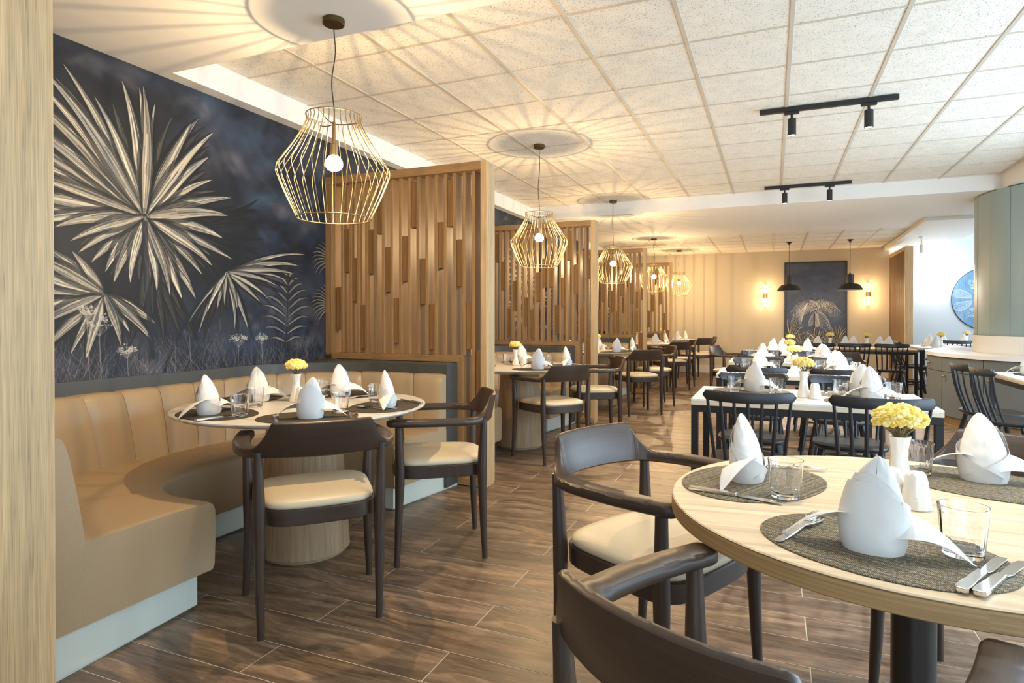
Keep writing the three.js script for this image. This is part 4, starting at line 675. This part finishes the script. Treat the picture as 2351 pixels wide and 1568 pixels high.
// white tables
RT.forEach(([a, b], i) => {
  const tn = ['nearest white table', 'middle white table', 'last white table'][i];
  for (const [x, o, s, n] of [[-0.11, 0.19, 1, 'front left'], [0.47, 0.19, 1, 'front right'], [-0.12, 0.50, -1, 'back left'], [0.44, 0.50, -1, 'back right']]) {
    if (i < 2) mat(x, a + o, 0, s, `woven placemat at the ${n} of the ${tn}`, M.mat);
    if (n !== 'front left' || i === 2) nap(x + 0.02, a + o + (s > 0 ? 0.08 : -0.02), s > 0 ? 3.3 : -0.2, `white napkin at the ${n} of the ${tn}`, i < 2 ? YM : YT);
    glass(x + (s > 0 ? 0.13 : -0.09), a + o + (s > 0 ? 0.155 : -0.115), `water glass at the ${n} of the ${tn}`, i < 2 ? YM : YT);
    if (i < 1) { along(forkProto, [x - 0.15 * s, a + o - 0.10 * s], [x - 0.15 * s, a + o + 0.09 * s], `fork at the ${n} of the ${tn}`); along(knifeProto, [x + 0.15 * s, a + o - 0.11 * s], [x + 0.15 * s, a + o + 0.10 * s], `knife at the ${n} of the ${tn}`); }
  }
  vase(0.16, a + 0.29, `on the ${tn}`); shaker(0.215, a + 0.25, `white shaker on the ${tn}`);
});
// tables at the back
for (const [x, d, n] of [[0.62, 10.35, 'leftmost on the long back table'], [0.98, 10.35, 'second from left on the long back table'], [1.10, 10.5, 'third from left on the long back table'], [1.42, 10.35, 'fourth from left on the long back table'], [1.56, 10.5, 'rightmost on the long back table'], [0.0, 8.75, 'left on the square table behind the row'], [0.12, 9.0, 'second on the square table behind the row'], [0.42, 8.9, 'right on the square table behind the row'], [2.25, 11.05, 'front on the table behind the cabinet'], [2.3, 11.7, 'back on the table behind the cabinet'], [1.84, 6.0, 'on the table at the right edge before the cabinet'], [2.65, 12.5, 'leftmost on the pale wall table'], [2.95, 12.55, 'second from left on the pale wall table'], [3.3, 12.5, 'third from left on the pale wall table'], [3.55, 12.6, 'rightmost on the pale wall table']])
  nap(x, d, rr(-0.5, 0.5), `white napkin ${n}`, YT);
vase(0.80, 10.5, 'left on the long back table'); vase(1.28, 10.45, 'right on the long back table'); vase(0.22, 9.1, 'on the square table behind the row'); vase(3.05, 12.75, 'on the pale wall table'); vase(2.4, 11.4, 'on the table behind the cabinet');
for (const [x, d, n] of [[1.2, 10.3, 'on the long back table'], [0.3, 8.68, 'on the square table behind the row'], [2.15, 11.35, 'on the table behind the cabinet'], [1.95, 5.75, 'on the table at the right edge']]) glass(x, d, `water glass ${n}`, YT);
mat(1.90, 5.95, 1, 0, 'dark placemat on the table at the right edge', M.matDark);
for (const p of [spoonProto]) if (!seen.has(p)) scene.remove(p);

// ------------------------------------------------------------------ lamps
function makePendant(x, d, top, label) {
  const t = thing('wire_pendant', label, 'pendant lamp', [x, 0, d], rnd() * 6, 'brass wire pendants'), yr = 2.110;
  part('canopy', lathe([[0, top - 0.026], [0.046, top - 0.026], [0.050, top - 0.022], [0.050, top - 0.0005], [0, top - 0.0005]], 36), M.bronze, t);
  const cp = []; for (let i = 0; i <= 14; i++) { const k = i / 14; cp.push([0.010 * Math.sin(k * 7.5) * Math.sin(k * Math.PI), top - 0.024 - (top - 0.024 - 2.085) * k, 0.006 * Math.sin(k * 5) * Math.sin(k * Math.PI)]); }
  part('cord', tube(cp, 0.0028, 40, 6), M.cord, t);
  const wires = [], n = 32;
  for (let i = 0; i < n; i++) { const a = i / n * Math.PI * 2, c = Math.cos(a), s = Math.sin(a), pr = [[0.124, 2.112], [0.120, 2.095], [0.126, 2.072], [0.170, 1.990], [0.225, 1.908], [0.250, 1.872], [0.256, 1.852], [0.250, 1.832], [0.215, 1.745], [0.166, 1.640]]; wires.push(tube(pr.map(([r, y]) => [r * c, y, r * s]), 0.0018, 26, 5)); }
  part('cage', merge(wires), M.brass, t);
  for (const [r, y] of [[0.124, 2.112], [0.166, 1.640]]) part('ring', new THREE.TorusGeometry(r, 0.0027, 8, 64).rotateX(Math.PI / 2).translate(0, y, 0), M.brass, t);
  part('spider', merge([0, 1, 2].map((i) => tube([[0.006, 2.075, 0], [0.06, 2.078, 0], [0.121, 2.093, 0]], 0.0024, 6, 6).rotateY(i * 2.094))), M.bronze, t);
  part('stem', lathe([[0, 2.085], [0.007, 2.085], [0.0075, 1.985], [0.0185, 1.98], [0.0185, 1.925], [0.014, 1.920], [0, 1.920]].reverse(), 20), M.brass, t);
  part('bulb', lathe([[0, 1.858], [0.014, 1.8595], [0.028, 1.866], [0.038, 1.879], [0.0405, 1.893], [0.037, 1.908], [0.026, 1.922], [0.016, 1.932], [0, 1.932]], 28), M.bulb, t);
  const l = new THREE.PointLight(new THREE.Color().setRGB(...WARM), K.bulb, 0, 2); l.position.set(0, 1.892, 0); l.shadow.radius = 0.3; t.add(l); l.name = 'bulb_light';
  return t;
}
[[-1.87, 2.33, HS, 'brass wire pendant lamp hanging closest to the camera'], [-1.917, 5.19, HC, 'brass wire pendant lamp second from the camera'], [-1.93, 8.02, HC, 'brass wire pendant lamp third from the camera'], [-1.90, 10.88, HS, 'brass wire pendant lamp fourth from the camera'], [-1.78, 13.1, HS + 0.012, 'brass wire pendant lamp nearest the end wall']].forEach((a) => makePendant(...a));

function makeTrack(x0, x1, d, heads, label, top = HC, power = K.track) {
  const cx = (x0 + x1) / 2, t = thing('track_light', label, 'track light', [cx, top, d], 0, 'black ceiling tracks');
  part('rail', rbox(x0 - cx, x1 - cx, -0.032, 0, -0.018, 0.018, 0.002), M.black, t);
  for (const hx of heads) {
    const o = new THREE.Group(); o.name = 'spot_head'; o.position.set(hx - cx, 0, 0); t.add(o);
    part('adapter', merge([rbox(-0.05, 0.05, -0.052, -0.032, -0.014, 0.014, 0.003), new THREE.CylinderGeometry(0.009, 0.009, 0.04, 12).translate(0, -0.07, 0)]), M.black, o);
    part('barrel', lathe([[0.018, -0.088], [0.027, -0.084], [0.029, -0.086], [0.029, -0.205], [0.026, -0.206], [0.025, -0.199]].reverse(), 28), M.black, o);
    part('lens', new THREE.CylinderGeometry(0.0245, 0.0245, 0.004, 24).translate(0, -0.2, 0), M.lens, o);
    const l = new THREE.SpotLight(new THREE.Color().setRGB(...SPOT), power, 0, 0.95, 0.9, 2); l.position.set(0, -0.212, 0); l.shadow.radius = 1.0; l.target.position.set(0, -3, 0.02); o.add(l); o.add(l.target); l.target.name = 'aim'; l.name = 'spot_beam';
  }
  return t;
}
makeTrack(-0.093, 0.795, 4.965, [0.125, 0.615], 'black track with two spotlights on the near ceiling');
makeTrack(-0.093, 0.795, 2.06, [0.125, 0.615], 'black track with two spotlights over the oak round table', HS, 3.6);
makeTrack(-0.093, 0.81, 7.87, [0.125, 0.59], 'black track with two spotlights farther away by the beam');

function makeDome(x, d, label) {
  const t = thing('dome_pendant', label, 'pendant lamp', [x, 0, d], 0, 'black dome pendants'), top = HS + 0.012;
  part('canopy', lathe([[0, top - 0.05], [0.012, top - 0.05], [0.02, top - 0.025], [0.05, top - 0.008], [0.05, top], [0, top]], 28), M.black, t);
  part('cord', new THREE.CylinderGeometry(0.004, 0.004, top - 0.05 - 1.98, 8).translate(0, (top - 0.05 + 1.98) / 2, 0), M.black, t);
  part('cap', lathe([[0, 1.985], [0.012, 1.985], [0.014, 1.96], [0.056, 1.955], [0.06, 1.95], [0.06, 1.79], [0, 1.79]].reverse(), 28), M.black, t);
  part('shade', lathe([[0.055, 1.80], [0.12, 1.785], [0.15, 1.77], [0.205, 1.69], [0.21, 1.68], [0.205, 1.683], [0.145, 1.76], [0.05, 1.788]].reverse(), 40), M.black, t);
  part('lamp_disc', lathe([[0, 1.700], [0.165, 1.700], [0.165, 1.704], [0, 1.704]], 32), M.glow, t);
  const l = new THREE.PointLight(new THREE.Color().setRGB(...SPOT), K.shade, 0, 2); l.position.set(0, 1.67, 0); l.shadow.radius = 4; t.add(l); l.name = 'lamp_light'; return t;
}
makeDome(0.277, 12.45, 'black dome pendant lamp left of the framed picture'); makeDome(1.262, 12.45, 'black dome pendant lamp right of the framed picture');
function makeSconce(x, y, label) {
  const t = thing('wall_sconce', label, 'wall lamp', [x, y, DE], 0, 'wall sconces');
  part('back_plate', rbox(-0.03, 0.03, -0.05, 0.05, 0, 0.012, 0.003), M.brass, t);
  part('band', lathe([[0.034, -0.045], [0.042, -0.045], [0.042, 0.045], [0.034, 0.045]], 28).translate(0, 0, 0.075), M.brass, t);
  part('arm', rbox(-0.012, 0.012, -0.012, 0.012, 0.01, 0.045, 0.003), M.brass, t);
  for (const s of [-1, 1]) { part('glass_tube', lathe([[0.036, s * 0.046], [0.036, s * 0.27], [0.034, s * 0.27], [0.034, s * 0.046]], 28).translate(0, 0, 0.075), M.pane, t); part('glow_tube', new THREE.CylinderGeometry(0.016, 0.016, 0.17, 16).translate(0, s * 0.135, 0.075), M.glow, t); const l = new THREE.PointLight(new THREE.Color().setRGB(...WARM), K.sconce, 0, 2); l.position.set(0, s * 0.15, 0.17); l.shadow.radius = 2; l.name = 'sconce_light'; t.add(l); }
  return t;
}
makeSconce(-0.144, 1.65, 'glowing brass wall sconce left of the framed picture'); makeSconce(1.745, 1.655, 'glowing brass wall sconce right of the framed picture');

// ------------------------------------------------------------------ pictures, round light, far oak screen
{
  const t = thing('framed_picture', 'tall dark palm picture in a black frame on the end wall', 'picture', [0.80, 0.62, DE - 0.001]), w = 0.578, h = 1.712;
  part('canvas', new THREE.BoxGeometry(2 * w - 0.04, h - 0.04, 0.02).translate(0, h / 2, 0.022), std({ map: artTex, roughness: 0.6 }), t);
  for (const s of [-1, 1]) part('frame_side', rbox(s > 0 ? w - 0.022 : -w, s > 0 ? w : -w + 0.022, 0, h, 0, 0.045, 0.003), M.frame, t);
  for (const y of [0, h - 0.022]) part('frame_rail', rbox(-w + 0.022, w - 0.022, y, y + 0.022, 0, 0.045, 0.003), M.frame, t);
  const r = thing('round_picture', 'round blue palm picture half hidden by the column', 'picture', [3.72, 1.54, DE - 0.001]);
  const disc = new THREE.CylinderGeometry(0.592, 0.592, 0.03, 72).rotateX(Math.PI / 2).translate(0, 0, 0.016); part('disc', disc, [M.frame, std({ map: roundTex, roughness: 0.5 }), M.frame][1], r);
  part('rim', new THREE.TorusGeometry(0.594, 0.008, 8, 80).translate(0, 0, 0.02), M.frame, r);
  const l = thing('round_wall_light', 'round glowing white light on the pale blue wall', 'wall lamp', [2.796, 2.028, DE - 0.001]);
  part('base', new THREE.CylinderGeometry(0.15, 0.15, 0.02, 48).rotateX(Math.PI / 2).translate(0, 0, 0.011), M.white, l);
  part('diffuser', lathe([[0.165, 0.021], [0.168, 0.03], [0.165, 0.055], [0.13, 0.066], [0, 0.070]], 48).rotateX(Math.PI / 2), M.glowWhite, l);
  const pl = new THREE.PointLight(C(1, 0.95, 0.88), 2.5, 0, 2); pl.position.set(0, 0, 0.14); pl.shadow.radius = 4; pl.name = 'round_lamp'; l.add(pl);
}
{
  const t = thing('slatted_screen', 'brown slatted wooden screen at the right end of the beige wall', 'screen', [2.10, 0, 12.5], 0), L = 1.58;
  part('end_post', wuv(rbox(0, 0.125, 0, 2.42, -0.06, 0, 0.003), 'y'), M.post, t);
  part('stile', wuv(rbox(0, 0.125, 0, 2.36, -L, -L + 0.06, 0.003), 'y'), M.door, t);
  part('top_rail', wuv(rbox(0, 0.125, 2.36, 2.42, -L, -0.06, 0.003), 'z'), M.post, t);
  for (let i = 0; i < 19; i++) { const z = -0.075 - i * 0.0765; part('slat', wuv(rbox(0.02, 0.105, 0.02, 2.36, z - 0.026, z, 0.002), 'y'), M.door, t); part('block', wuv(rbox(0.03, 0.095, 0.02, 0.9 + BTOP[i % 16] * 0.55, z - 0.0755, z - 0.027, 0.002), 'y'), M.door, t); }
}
// track heads hung from the far ceiling
{
  const mk = (x, d, label) => { const t = thing('ceiling_spotlight', label, 'spotlight', [x, HS - 0.045, d], 0, 'white ceiling spots'); part('rose', new THREE.CylinderGeometry(0.04, 0.04, 0.012, 24).translate(0, -0.006, 0), M.white, t); part('rod', new THREE.CylinderGeometry(0.012, 0.012, 0.12, 12).translate(0, -0.07, 0), M.white, t); part('barrel', new THREE.CylinderGeometry(0.028, 0.03, 0.13, 20).translate(0, -0.19, 0), M.white, t); };
  mk(2.25, 12.0, 'white ceiling spotlight before the brown slatted screen, nearer one'); mk(2.28, 13.3, 'white ceiling spotlight above the brown slatted screen, farther one');
}
// ------------------------------------------------------------------ round column with its curved cabinet
{
  const cx = 3.2, cd = 8.48, R = 1.53, t = thing('curved_cabinet', 'curved grey cabinet with white top around the column', 'cabinet', [cx, 0, cd]);
  const arc = (r0, r1, a0, a1, y0, y1, n = 10) => { const rings = []; for (let i = 0; i <= n; i++) { const a = a0 + (a1 - a0) * i / n, c = Math.cos(a), s = Math.sin(a); rings.push([V(r1 * c, y0, -r1 * s), V(r1 * c, y1, -r1 * s), V(r0 * c, y1, -r0 * s), V(r0 * c, y0, -r0 * s)]); } return loft(rings, { crease: 0.4 }); };
  part('carcass', arc(R - 0.44, R - 0.024, Math.PI * 0.45, Math.PI * 1.75, 0.11, 0.76, 60), M.cabinet, t);
  part('plinth', arc(R - 0.44, R - 0.07, Math.PI * 0.45, Math.PI * 1.75, 0, 0.11, 60), M.post, t);
  part('worktop', arc(R - 0.44, R + 0.012, Math.PI * 0.44, Math.PI * 1.76, 0.76, 0.80, 64), M.laminate, t);
  const w = 0.38; for (let i = 0; i < 9; i++) {
    const a0 = 2.62 + i * w - w * 1.0, a1 = a0 + w;
    for (const [nm, y0, y1, hy] of [['drawer', 0.60, 0.752, 0.675], ['door', 0.12, 0.594, 0.55]]) { const m = part(nm, arc(R - 0.022, R - 0.004, a0 + 0.003, a1 - 0.003, y0, y1), M.cabinet, t); const ha = nm === 'door' ? a0 + 0.05 : (a0 + a1) / 2; part('handle', merge([new THREE.SphereGeometry(0.014, 12, 8).translate((R + 0.022) * Math.cos(ha), hy, -(R + 0.022) * Math.sin(ha)), new THREE.CylinderGeometry(0.005, 0.005, 0.03, 8).rotateZ(Math.PI / 2).rotateY(ha).translate((R + 0.007) * Math.cos(ha), hy, -(R + 0.007) * Math.sin(ha))]), M.brass, m); }
  }
  const c = thing('column', 'wide round column clad in grey-green vertical panels', 'column', [cx, 0, cd]);
  part('white_plinth', new THREE.CylinderGeometry(1.085, 1.085, 0.19, 80, 1, true).translate(0, 0.895, 0), M.laminate, c);
  part('core', new THREE.CylinderGeometry(1.02, 1.02, HS, 64).translate(0, HS / 2, 0), M.column, c);
  const np = 24; for (let i = 0; i < np; i++) { const a0 = i / np * Math.PI * 2, a1 = (i + 1) / np * Math.PI * 2; part('panel', arc(1.03, 1.07 + (i % 2 ? 0.004 : 0), a0 + 0.002, a1 - 0.002, 0.99, HS - 0.012, 4), i % 3 ? M.column : M.columnB, c); }
}
scene.traverse((o) => { if (o.isMesh) { o.castShadow = true; o.receiveShadow = true; } if (o.isLight && !o.isRectAreaLight) o.castShadow = true; });
renderer.render(scene, camera);
